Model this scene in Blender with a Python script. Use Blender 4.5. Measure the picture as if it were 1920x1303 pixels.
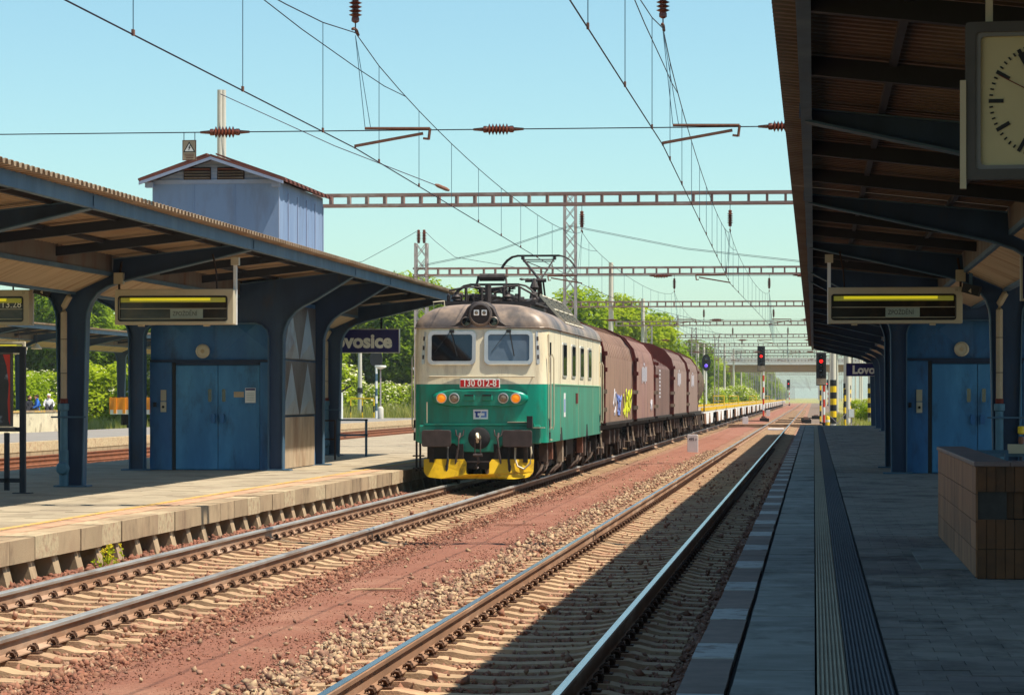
import bpy, math, random
import numpy as np
from mathutils import Vector, Matrix

for _o in list(bpy.data.objects):
    bpy.data.objects.remove(_o, do_unlink=True)
SC = bpy.context.scene
COL = SC.collection
PI = math.pi
R = math.radians
random.seed(7)

# ------------------------------------------------------------------ camera
# x to the right, y along the tracks, z up; z = 0 is the top of the rails
cam_d = bpy.data.cameras.new('camera')
cam = bpy.data.objects.new('camera', cam_d)
COL.objects.link(cam)
cam.location = (0, 0, 1.925)
cam.rotation_euler = (R(90), 0, math.atan(566 / 5200))
cam_d.sensor_width = 36
cam_d.lens = 36 * 5200 / 1920
cam_d.shift_y = (743 - 651.5) / 1920
cam_d.clip_start = 0.1
cam_d.clip_end = 6000
SC.camera = cam

# ------------------------------------------------------------------ sky and sun
SUN = Vector((1.0, -0.2, 2.12)).normalized()
world = bpy.data.worlds.new('World')
SC.world = world
world.use_nodes = True
wn = world.node_tree
bg = wn.nodes['Background']
sky = wn.nodes.new('ShaderNodeTexSky')
sky.sky_type = 'NISHITA'
sky.sun_disc = False
sky.sun_elevation = math.asin(SUN.z)
sky.sun_rotation = math.atan2(SUN.x, SUN.y)
sky.altitude = 150
sky.air_density = 1.0
sky.dust_density = 0.7
sky.ozone_density = 1.0
tint = wn.nodes.new('ShaderNodeMix')
tint.data_type = 'RGBA'
tint.blend_type = 'MULTIPLY'
tint.inputs[0].default_value = 1.0
tint.inputs[7].default_value = (0.80, 1.03, 0.99, 1)
wn.links.new(sky.outputs[0], tint.inputs[6])
wn.links.new(tint.outputs[2], bg.inputs[0])
bg.inputs[1].default_value = 0.097
sun_d = bpy.data.lights.new('sun', 'SUN')
sun_d.energy = 5.0
sun_d.angle = R(0.5)
sun_d.color = (1.0, 0.92, 0.77)
sun = bpy.data.objects.new('sun', sun_d)
COL.objects.link(sun)
sun.rotation_euler = SUN.to_track_quat('Z', 'Y').to_euler()
sun.location = (60, -8, 120)
SC.view_settings.view_transform = 'Standard'
SC.view_settings.look = 'None'
SC.view_settings.exposure = 0.68
SC.view_settings.gamma = 1.0
SC.render.engine = 'CYCLES'
SC.cycles.use_denoising = True
SC.cycles.max_bounces = 7
SC.cycles.diffuse_bounces = 4
SC.cycles.glossy_bounces = 3
SC.cycles.transmission_bounces = 3
SC.cycles.transparent_max_bounces = 6
SC.cycles.volume_bounces = 0
SC.cycles.use_adaptive_sampling = True
SC.cycles.caustics_reflective = False
SC.cycles.caustics_refractive = False

# ------------------------------------------------------------------ materials
def lin(r, g, b, k=1.0):
    f = lambda c: (c / 255 / 12.92) if c / 255 <= 0.04045 else ((c / 255 + 0.055) / 1.055) ** 2.4
    return (f(r) * k, f(g) * k, f(b) * k)

def mat(name, col, rough=0.75, metal=0.0, var=0.18, scale=2.0, col2=None, mix2=(0.5, 0.7), scale2=1.2,
        bump=0.0, bscale=40.0, rnd=0.0, stretch=(1, 1, 1), spec=0.4, emit=None, estr=0.0, detail=5.0, dirt=None):
    """world-space procedural paint: base colour broken by noise, optional second colour in patches, bump."""
    m = bpy.data.materials.new(name)
    m.use_nodes = True
    nt = m.node_tree
    N, L = nt.nodes, nt.links
    b = N['Principled BSDF']
    b.inputs['Roughness'].default_value = rough
    b.inputs['Metallic'].default_value = metal
    b.inputs['Specular IOR Level'].default_value = spec
    geo = N.new('ShaderNodeNewGeometry')
    mp = N.new('ShaderNodeMapping')
    mp.inputs['Scale'].default_value = stretch
    L.new(geo.outputs['Position'], mp.inputs['Vector'])
    def noise(sc, det=detail):
        n = N.new('ShaderNodeTexNoise')
        n.inputs['Scale'].default_value = sc
        n.inputs['Detail'].default_value = det
        n.inputs['Roughness'].default_value = 0.62
        L.new(mp.outputs[0], n.inputs['Vector'])
        return n.outputs['Fac']
    def mixc(fac, a, bb, mode='MIX'):
        x = N.new('ShaderNodeMix')
        x.data_type = 'RGBA'
        x.blend_type = mode
        for s, v in ((0, fac), (6, a), (7, bb)):
            if hasattr(v, 'is_linked'):
                L.new(v, x.inputs[s])
            else:
                x.inputs[s].default_value = v if s == 0 else (*v, 1)
        return x.outputs[2]
    def ramp(fac, lo, hi, a=0.0, c=1.0):
        r = N.new('ShaderNodeMapRange')
        r.inputs[1].default_value = lo
        r.inputs[2].default_value = hi
        r.inputs[3].default_value = a
        r.inputs[4].default_value = c
        L.new(fac, r.inputs[0])
        return r.outputs[0]
    c = tuple(col)
    if col2 is not None:
        c = mixc(ramp(noise(scale2), *mix2), c, tuple(col2))
    if dirt is not None:
        dc, lo, hi, dsc, dst, amt = dirt
        m2 = N.new('ShaderNodeMapping')
        m2.inputs['Scale'].default_value = dst
        m2.inputs['Location'].default_value = (3.1, 7.7, 1.3)
        L.new(geo.outputs['Position'], m2.inputs['Vector'])
        dn = N.new('ShaderNodeTexNoise')
        dn.inputs['Scale'].default_value = dsc
        dn.inputs['Detail'].default_value = 7
        dn.inputs['Roughness'].default_value = 0.68
        L.new(m2.outputs[0], dn.inputs['Vector'])
        c = mixc(ramp(dn.outputs['Fac'], lo, hi, 0, amt), c, tuple(dc))
    if var > 0:
        v = ramp(noise(scale), 0.3, 0.7, 1 - var, 1 + var)
        c = mixc(1.0, c, N_comb(N, L, v), 'MULTIPLY')
    if rnd > 0:
        oi = N.new('ShaderNodeObjectInfo')
        v = ramp(oi.outputs['Random'], 0, 1, 1 - rnd, 1 + rnd)
        c = mixc(1.0, c, N_comb(N, L, v), 'MULTIPLY')
    if hasattr(c, 'is_linked'):
        L.new(c, b.inputs['Base Color'])
    else:
        b.inputs['Base Color'].default_value = (*c, 1)
    if bump > 0:
        bp = N.new('ShaderNodeBump')
        bp.inputs['Strength'].default_value = bump
        bp.inputs['Distance'].default_value = 0.02
        L.new(noise(bscale, 4), bp.inputs['Height'])
        L.new(bp.outputs[0], b.inputs['Normal'])
    if emit is not None:
        b.inputs['Emission Color'].default_value = (*emit, 1)
        b.inputs['Emission Strength'].default_value = estr
    return m

def N_comb(N, L, v):
    x = N.new('ShaderNodeCombineColor')
    for i in range(3):
        L.new(v, x.inputs[i])
    return x.outputs[0]

def leafmat(name, c1, c2, trans=0.55):
    m = bpy.data.materials.new(name)
    m.use_nodes = True
    nt = m.node_tree
    N, L = nt.nodes, nt.links
    N.remove(N['Principled BSDF'])
    geo = N.new('ShaderNodeNewGeometry')
    n = N.new('ShaderNodeTexNoise')
    n.inputs['Scale'].default_value = 0.9
    n.inputs['Detail'].default_value = 6
    L.new(geo.outputs['Position'], n.inputs['Vector'])
    rr = N.new('ShaderNodeMapRange')
    rr.inputs[1].default_value = 0.36
    rr.inputs[2].default_value = 0.64
    L.new(n.outputs['Fac'], rr.inputs[0])
    mx = N.new('ShaderNodeMix')
    mx.data_type = 'RGBA'
    L.new(rr.outputs[0], mx.inputs[0])
    mx.inputs[6].default_value = (*c1, 1)
    mx.inputs[7].default_value = (*c2, 1)
    d = N.new('ShaderNodeBsdfDiffuse')
    t = N.new('ShaderNodeBsdfTranslucent')
    ms = N.new('ShaderNodeMixShader')
    ms.inputs[0].default_value = trans
    L.new(mx.outputs[2], d.inputs[0])
    L.new(mx.outputs[2], t.inputs[0])
    L.new(d.outputs[0], ms.inputs[1])
    L.new(t.outputs[0], ms.inputs[2])
    L.new(ms.outputs[0], N['Material Output'].inputs[0])
    return m

M = {}
M['rail_side'] = mat('rail_side', lin(138, 104, 80), 0.85, 0, 0.2, 3, col2=lin(165, 140, 120), scale2=1.5, stretch=(1, .3, 1))
M['rail_head'] = mat('rail_head', (0.62, 0.63, 0.64), 0.22, 1.0, 0.1, 4, stretch=(1, .2, 1))
M['rail_worn'] = mat('rail_worn', (0.55, 0.53, 0.50), 0.45, 0.75, 0.15, 4, col2=lin(150, 128, 110), stretch=(1, .4, 1))
M['rail_rust'] = mat('rail_rust', lin(120, 72, 46), 0.9, 0, 0.25, 3)
M['sleeper'] = mat('sleeper', lin(172, 142, 110), 0.9, 0, 0.18, 3, col2=lin(146, 106, 82), scale2=2.0, bump=0.3, bscale=60, rnd=0.12)
M['clip'] = mat('clip', lin(84, 58, 42), 0.7, 0.3, 0.25, 30)
M['ballast'] = mat('ballast', lin(136, 98, 78), 0.95, 0, 0.3, 14, col2=lin(160, 122, 96), scale2=1.2, bump=1.0, bscale=45)
M['ballast_stone'] = mat('ballast_stone', lin(138, 96, 76), 0.92, 0, 0.4, 9, col2=lin(168, 140, 114), mix2=(.52, .66), scale2=5)
M['pale_stone'] = mat('pale_stone', lin(172, 146, 116), 0.92, 0, 0.4, 9, col2=lin(126, 94, 78), mix2=(.45, .55), scale2=7)
M['red_gravel'] = mat('red_gravel', lin(136, 88, 70), 0.95, 0, 0.28, 25, col2=lin(150, 106, 86), scale2=0.9, bump=0.9, bscale=70)
M['red_stone'] = mat('red_stone', lin(132, 86, 68), 0.95, 0, 0.4, 11, col2=lin(112, 78, 62), mix2=(.5,.6), scale2=8)
M['concrete'] = mat('concrete', lin(164, 142, 114), 0.9, 0, 0.15, 2.2, col2=lin(136, 112, 90), scale2=1.1, bump=0.25, bscale=50, rnd=0.12, dirt=(lin(92, 74, 58), .5, .72, 2.6, (1, 1, .4), .75))
M['edge_top'] = mat('edge_top', lin(180, 144, 116), 0.9, 0, 0.14, 3, col2=lin(160, 120, 98), scale2=1.4, bump=0.2, rnd=0.06)
M['edge_pale'] = mat('edge_pale', lin(178, 160, 130), 0.9, 0, 0.2, 14, col2=lin(150, 112, 90), scale2=9, bump=0.3)
M['slab_left'] = mat('slab_left', lin(160, 146, 124), 0.9, 0, 0.14, 1.4, col2=lin(138, 124, 106), scale2=0.7, bump=0.15, rnd=0.1, dirt=(lin(112, 94, 76), .5, .7, 1.1, (1, .6, 1), .6))
M['yellow_line'] = mat('yellow_line', lin(206, 164, 78), 0.85, 0, 0.15, 6, col2=lin(168, 142, 108), mix2=(.44, .6), scale2=7)
M['edge_dark'] = mat('edge_dark', lin(122, 106, 98), 0.9, 0, 0.2, 4, bump=0.4, bscale=60, rnd=0.12)
M['edge_white'] = mat('edge_white', lin(168, 166, 162), 0.85, 0, 0.15, 6, col2=lin(120, 108, 100), mix2=(.52, .66), scale2=5, bump=0.3, rnd=0.1)
M['slab_grey'] = mat('slab_grey', lin(130, 130, 124), 0.88, 0, 0.15, 2.5, col2=lin(150, 150, 146), scale2=1.5, bump=0.35, bscale=55, rnd=0.14, stretch=(1, 1.8, 1), dirt=(lin(74, 68, 64), .5, .7, 2.2, (1, .5, 1), .7))
M['paver'] = mat('paver', lin(128, 122, 114), 0.85, 0, 0.16, 3, col2=lin(100, 90, 90), scale2=0.5, bump=0.4, bscale=60, rnd=0.15, dirt=(lin(66, 60, 58), .5, .66, 1.3, (1, .6, 1), .8))
M['joint'] = mat('joint', lin(62, 58, 56), 0.95, 0, 0.2, 9)
M['tactile_yellow'] = mat('tactile_yellow', lin(168, 156, 134), 0.85, 0, 0.15, 3)
M['tactile_dark'] = mat('tactile_dark', lin(84, 86, 92), 0.85, 0, 0.15, 3)
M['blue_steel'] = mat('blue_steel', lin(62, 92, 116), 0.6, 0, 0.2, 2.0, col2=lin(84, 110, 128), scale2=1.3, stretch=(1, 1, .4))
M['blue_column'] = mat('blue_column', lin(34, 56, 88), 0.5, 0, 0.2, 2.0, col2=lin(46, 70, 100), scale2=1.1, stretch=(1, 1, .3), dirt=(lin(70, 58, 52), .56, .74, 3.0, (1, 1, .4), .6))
M['lift_blue'] = mat('lift_blue', lin(46, 100, 152), 0.5, 0, 0.2, 1.6, col2=lin(62, 118, 162), scale2=0.9, stretch=(1, 1, .35), dirt=(lin(40, 46, 58), .5, .74, 2.4, (1, 1, .35), .75))
M['lift_door'] = mat('lift_door', lin(58, 122, 170), 0.45, 0, 0.14, 1.8, col2=lin(76, 140, 180), scale2=0.9, stretch=(1, 1, .3), dirt=(lin(34, 52, 70), .52, .74, 2.8, (1, 1, .4), .7))
M['lift_frame'] = mat('lift_frame', lin(26, 44, 70), 0.6, 0, 0.2, 3)
M['facet_pale'] = mat('facet_pale', lin(150, 160, 168), 0.45, 0.1, 0.15, 2.0, col2=lin(112, 96, 88), mix2=(.54, .7), scale2=1.5, stretch=(1, 1, .5))
M['facet'] = mat('facet', lin(98, 88, 86), 0.5, 0.1, 0.2, 2.0, col2=lin(82, 60, 48), mix2=(.48, .64), scale2=1.2, stretch=(1, 1, .5))
M['beige_panel'] = mat('beige_panel', lin(176, 156, 132), 0.7, 0, 0.2, 2.0, col2=lin(128, 96, 72), mix2=(.5, .7), stretch=(1, 1, .4))
M['tower'] = mat('tower', lin(114, 136, 170), 0.75, 0, 0.07, 0.8, col2=lin(130, 150, 180), scale2=0.5, mix2=(.45, .7), stretch=(1, 1, .3), dirt=(lin(96, 98, 112), .52, .74, 2.6, (1, 1, .25), .55))
M['tower_trim'] = mat('tower_trim', lin(138, 150, 176), 0.7, 0, 0.1, 3)
M['roof_tile'] = mat('roof_tile', lin(108, 62, 52), 0.85, 0, 0.2, 5)
M['roof_sheet_shaded'] = mat('roof_sheet_shaded', lin(104, 90, 78), 0.7, 0, 0.16, 1.2, col2=lin(84, 68, 56), scale2=0.8, mix2=(.45, .7))  # roof sheet again, with the right canopy's deeper shade put into the colour
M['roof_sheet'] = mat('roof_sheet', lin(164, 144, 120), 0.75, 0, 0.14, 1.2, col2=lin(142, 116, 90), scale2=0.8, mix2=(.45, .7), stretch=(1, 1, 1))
M['soffit'] = mat('soffit', lin(184, 164, 134), 0.8, 0, 0.16, 2.5, col2=lin(150, 122, 92), scale2=1.2, stretch=(.4, 3, .4))
M['gutter_grey'] = mat('gutter_grey', lin(98, 94, 92), 0.85, 0, 0.22, 1.6, col2=lin(88, 62, 48), mix2=(.5, .7), stretch=(1, 1, .4))
M['beam_dark'] = mat('beam_dark', lin(32, 36, 46), 0.65, 0, 0.2, 3)
M['pipe_beige'] = mat('pipe_beige', lin(176, 158, 132), 0.6, 0, 0.12, 3)
M['pipe_blue'] = mat('pipe_blue', lin(74, 112, 132), 0.6, 0, 0.15, 3)
M['casing'] = mat('casing', lin(184, 172, 146), 0.5, 0, 0.07, 3)
M['white_paint'] = mat('white_paint', lin(226, 226, 222), 0.5, 0, 0.06, 4)
M['black'] = mat('black', (0.012, 0.012, 0.013), 0.6, 0, 0.1, 5)
M['rubber'] = mat('rubber', (0.02, 0.02, 0.021), 0.75, 0, 0.2, 9)
M['board_dark'] = mat('board_dark', lin(40, 34, 30), 0.12, 0, 0.3, 2.5, col2=lin(74, 56, 34), mix2=(.48, .7), scale2=2.2)
M['tube_lit'] = mat('tube_lit', lin(226, 214, 60), 0.5, 0, 0, emit=lin(236, 220, 40), estr=0.3)
M['glowing_reflector'] = mat('glowing_reflector', lin(178, 174, 84), 0.5, 0, 0.1, 3, emit=lin(190, 190, 50), estr=0.06)  # light of the tube painted in: dull yellow with a weak glow
M['label_grey'] = mat('label_grey', lin(150, 162, 152), 0.5, 0, 0.08, 5)
M['ink'] = mat('ink', (0.02, 0.02, 0.022), 0.6, 0, 0)
M['letter'] = mat('letter', lin(250, 244, 232), 0.6, 0, 0.04)
M['sign_blue'] = mat('sign_blue', lin(34, 26, 98), 0.45, 0, 0.08, 3)
M['dial'] = mat('dial', lin(190, 178, 138), 0.5, 0, 0.06, 2)
M['clock_frame'] = mat('clock_frame', lin(120, 118, 118), 0.5, 0.3, 0.1, 4)
M['tile_brown'] = mat('tile_brown', lin(88, 52, 26), 0.45, 0, 0.25, 6, col2=lin(62, 36, 18), scale2=4, rnd=0.2)
M['stone_clad'] = mat('stone_clad', lin(140, 98, 70), 0.75, 0, 0.2, 3, col2=lin(112, 76, 54), scale2=2, rnd=0.16, stretch=(1, 1, .4), dirt=(lin(84, 60, 48), .5, .72, 2.5, (1, 1, .3), .7))
M['stone_cap'] = mat('stone_cap', lin(108, 92, 92), 0.6, 0, 0.2, 4)
M['wood_dark'] = mat('wood_dark', lin(50, 34, 28), 0.85, 0, 0.2, 5)
M['wire'] = mat('wire', lin(48, 40, 58), 0.55, 0.5, 0, 1)
M['dropper'] = mat('dropper', lin(74, 104, 122), 0.55, 0.4, 0, 1)
M['insulator'] = mat('insulator', lin(112, 62, 48), 0.3, 0, 0.15, 12)
M['fitting'] = mat('fitting', lin(126, 84, 66), 0.7, 0.2, 0.2, 12)
M['galv'] = mat('galv', lin(176, 166, 164), 0.6, 0.25, 0.12, 2, col2=lin(140, 108, 92), mix2=(.52, .7), scale2=1.4)
M['mast_concrete'] = mat('mast_concrete', lin(196, 190, 178), 0.85, 0, 0.1, 1.5, stretch=(1, 1, .3))
M['beam_brown'] = mat('beam_brown', lin(142, 112, 104), 0.7, 0.1, 0.12, 1.5, col2=lin(176, 164, 158), scale2=0.9)
# locomotive
M['loco_green'] = mat('loco_green', lin(0, 144, 120), 0.32, 0, 0.08, 0.9, col2=lin(10, 128, 104), scale2=0.8, stretch=(1, 1, .5), spec=0.5, dirt=(lin(62, 78, 62), .46, .74, 3.0, (1, 1, .2), .8))
M['loco_cream'] = mat('loco_cream', lin(238, 226, 196), 0.38, 0, 0.05, 0.9, col2=lin(222, 204, 168), scale2=0.9, mix2=(.5, .75), stretch=(1, 1, .4), spec=0.5, dirt=(lin(136, 114, 90), .5, .78, 3.2, (1, 1, .18), .7))
M['loco_roof'] = mat('loco_roof', lin(152, 130, 112), 0.45, 0.1, 0.16, 1.3, col2=lin(88, 80, 78), scale2=0.8, mix2=(.42, .58), spec=0.5, dirt=(lin(62, 52, 48), .5, .7, 2.0, (1, .6, 1), .7))
M['loco_side_green'] = mat('loco_side_green', lin(58, 146, 112), 0.5, 0, 0.1, 0.9, col2=lin(86, 146, 116), scale2=0.7, stretch=(1, 1, .5))
M['alu'] = mat('alu', lin(206, 204, 200), 0.35, 0.6, 0.06, 5)
M['clock_dark'] = mat('clock_dark', lin(78, 74, 72), 0.5, 0.2, 0.1, 4)
M['glass'] = mat('glass', (0.008, 0.009, 0.011), 0.04, 0, 0, spec=0.9)
M['screen_reflection'] = mat('screen_reflection', (0.10, 0.13, 0.17), 0.05, 0, 0.25, 1.6, spec=0.9)  # pale blue base colour stands in for sky reflected in the right pane
M['yard'] = mat('yard', lin(112, 94, 80), 0.95, 0, 0.25, 4, bump=0.8, bscale=30)
M['number_red'] = mat('number_red', lin(206, 24, 28), 0.4, 0, 0.04)
M['lamp_amber'] = mat('lamp_amber', lin(226, 132, 28), 0.25, 0, 0.1, 20, emit=lin(255, 140, 20), estr=0.35)
M['lamp_clear'] = mat('lamp_clear', lin(150, 130, 110), 0.2, 0.3, 0.25, 40)
M['lamp_white'] = mat('lamp_white', lin(226, 222, 214), 0.2, 0, 0, emit=(1, .97, .9), estr=0.15)
M['plough'] = mat('plough', lin(222, 178, 18), 0.5, 0, 0.14, 2.2, col2=lin(128, 92, 30), mix2=(.54, .76), scale2=3.2)
M['buffer'] = mat('buffer', lin(74, 64, 62), 0.55, 0.3, 0.25, 6)
M['under'] = mat('under', lin(36, 30, 27), 0.8, 0.1, 0.3, 6, col2=lin(66, 52, 44), mix2=(.56, .7), scale2=4)
M['under_mid'] = mat('under_mid', lin(80, 66, 58), 0.8, 0.1, 0.3, 6)
M['under_pale'] = mat('under_pale', lin(150, 134, 116), 0.8, 0.1, 0.25, 6)
M['roof_gear'] = mat('roof_gear', lin(64, 56, 54), 0.6, 0.3, 0.3, 9)
M['pale_steel'] = mat('pale_steel', lin(196, 184, 160), 0.5, 0.2, 0.1, 7)
M['logo_white'] = mat('logo_white', lin(230, 230, 230), 0.4, 0, 0.03)
M['logo_dark'] = mat('logo_dark', lin(30, 62, 140), 0.4, 0, 0.03)
M['logo_light'] = mat('logo_light', lin(92, 130, 196), 0.4, 0, 0.03)
# wagons
M['hood_a'] = mat('hood_a', lin(142, 112, 94), 0.7, 0, 0.12, 0.8, col2=lin(120, 90, 78), scale2=0.8, stretch=(1, 1, .4), dirt=(lin(70, 52, 44), .5, .76, 1.6, (1, .8, .3), .7))
M['hood_b'] = mat('hood_b', lin(148, 114, 102), 0.7, 0, 0.12, 0.8, col2=lin(132, 96, 98), scale2=0.8, stretch=(1, 1, .4), dirt=(lin(70, 52, 44), .5, .76, 1.6, (1, .8, .3), .7))
M['hood_c'] = mat('hood_c', lin(120, 92, 84), 0.7, 0, 0.14, 0.8, col2=lin(96, 72, 66), scale2=0.8, stretch=(1, 1, .4), dirt=(lin(70, 52, 44), .5, .76, 1.6, (1, .8, .3), .7))
M['hood_d'] = mat('hood_d', lin(140, 116, 106), 0.7, 0, 0.12, 0.8, col2=lin(126, 102, 96), scale2=0.8, stretch=(1, 1, .4), dirt=(lin(70, 52, 44), .5, .76, 1.6, (1, .8, .3), .7))
M['oxide'] = mat('oxide', lin(96, 34, 26), 0.75, 0, 0.2, 2)
M['tank'] = mat('tank', lin(128, 102, 92), 0.55, 0.1, 0.15, 1.5)
M['deck_white'] = mat('deck_white', lin(222, 222, 220), 0.6, 0, 0.1, 1)
M['yellow'] = mat('yellow', lin(232, 190, 20), 0.5, 0, 0.1, 2)
M['spray_yellow'] = mat('spray_yellow', lin(214, 224, 30), 0.6, 0, 0.05)
M['spray_blue'] = mat('spray_blue', lin(126, 150, 226), 0.6, 0, 0.05)
M['spray_pale'] = mat('spray_pale', lin(206, 204, 214), 0.6, 0, 0.05)
# signals and small things
M['red_paint'] = mat('red_paint', lin(206, 54, 26), 0.5, 0, 0.06, 3)
M['signal_red'] = mat('signal_red', lin(255, 30, 30), 0.3, 0, 0, emit=lin(255, 26, 22), estr=1.6)
M['signal_blue'] = mat('signal_blue', lin(120, 90, 230), 0.3, 0, 0, emit=lin(110, 80, 240), estr=0.5)
M['bridge'] = mat('bridge', lin(216, 214, 210), 0.85, 0, 0.08, 0.3)
M['bridge_soffit'] = mat('bridge_soffit', lin(160, 132, 100), 0.85, 0, 0.1, 0.3)
M['rail_green'] = mat('rail_green', lin(96, 140, 122), 0.6, 0, 0.1, 1)
M['post_stone'] = mat('post_stone', lin(214, 208, 206), 0.85, 0, 0.06, 3)
M['orange'] = mat('orange', lin(226, 140, 20), 0.55, 0, 0.1, 2)
M['wall_pale'] = mat('wall_pale', lin(214, 200, 172), 0.9, 0, 0.12, 1.5, col2=lin(160, 146, 126), mix2=(.54, .68), scale2=1.6, bump=0.2)
M['sand'] = mat('sand', lin(196, 172, 132), 0.95, 0, 0.15, 0.9, col2=lin(166, 146, 96), mix2=(.5, .66), scale2=0.5, bump=0.5, bscale=20)
M['earth'] = mat('earth', lin(150, 134, 78), 0.95, 0, 0.2, 0.4, col2=lin(120, 130, 56), mix2=(.42, .6), scale2=0.12, bump=0.4, bscale=8)
M['asphalt'] = mat('asphalt', lin(128, 122, 116), 0.95, 0, 0.12, 0.6)
M['bark'] = mat('bark', lin(84, 68, 52), 0.9, 0, 0.2, 3)
M['leaf_a'] = leafmat('leaf_a', (0.20, 0.30, 0.012), (0.37, 0.47, 0.022))
M['leaf_b'] = leafmat('leaf_b', (0.14, 0.23, 0.014), (0.26, 0.36, 0.02))
M['leaf_c'] = leafmat('leaf_c', (0.27, 0.36, 0.014), (0.44, 0.52, 0.028))
M['flower'] = leafmat('flower', (0.62, 0.60, 0.36), (0.72, 0.70, 0.50), 0.3)
M['weed_yellow'] = leafmat('weed_yellow', (0.62, 0.5, 0.03), (0.72, 0.6, 0.05), 0.3)
M['grass'] = leafmat('grass', (0.26, 0.30, 0.05), (0.48, 0.44, 0.14), 0.45)
M['skin'] = mat('skin', lin(196, 146, 116), 0.6, 0, 0.05)
M['cloth_blue'] = mat('cloth_blue', lin(34, 96, 190), 0.8, 0, 0.08)
M['cloth_white'] = mat('cloth_white', lin(226, 224, 224), 0.8, 0, 0.05)
M['cloth_dark'] = mat('cloth_dark', lin(34, 34, 44), 0.8, 0, 0.1)
M['hair'] = mat('hair', lin(40, 28, 22), 0.8, 0, 0.1)
M['poster_dark'] = mat('poster_dark', lin(44, 34, 46), 0.3, 0, 0.5, 3.5, col2=lin(176, 186, 206), mix2=(.5, .62), scale2=2.6)
M['poster_red'] = mat('poster_red', lin(206, 36, 20), 0.3, 0, 0.1)

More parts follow.
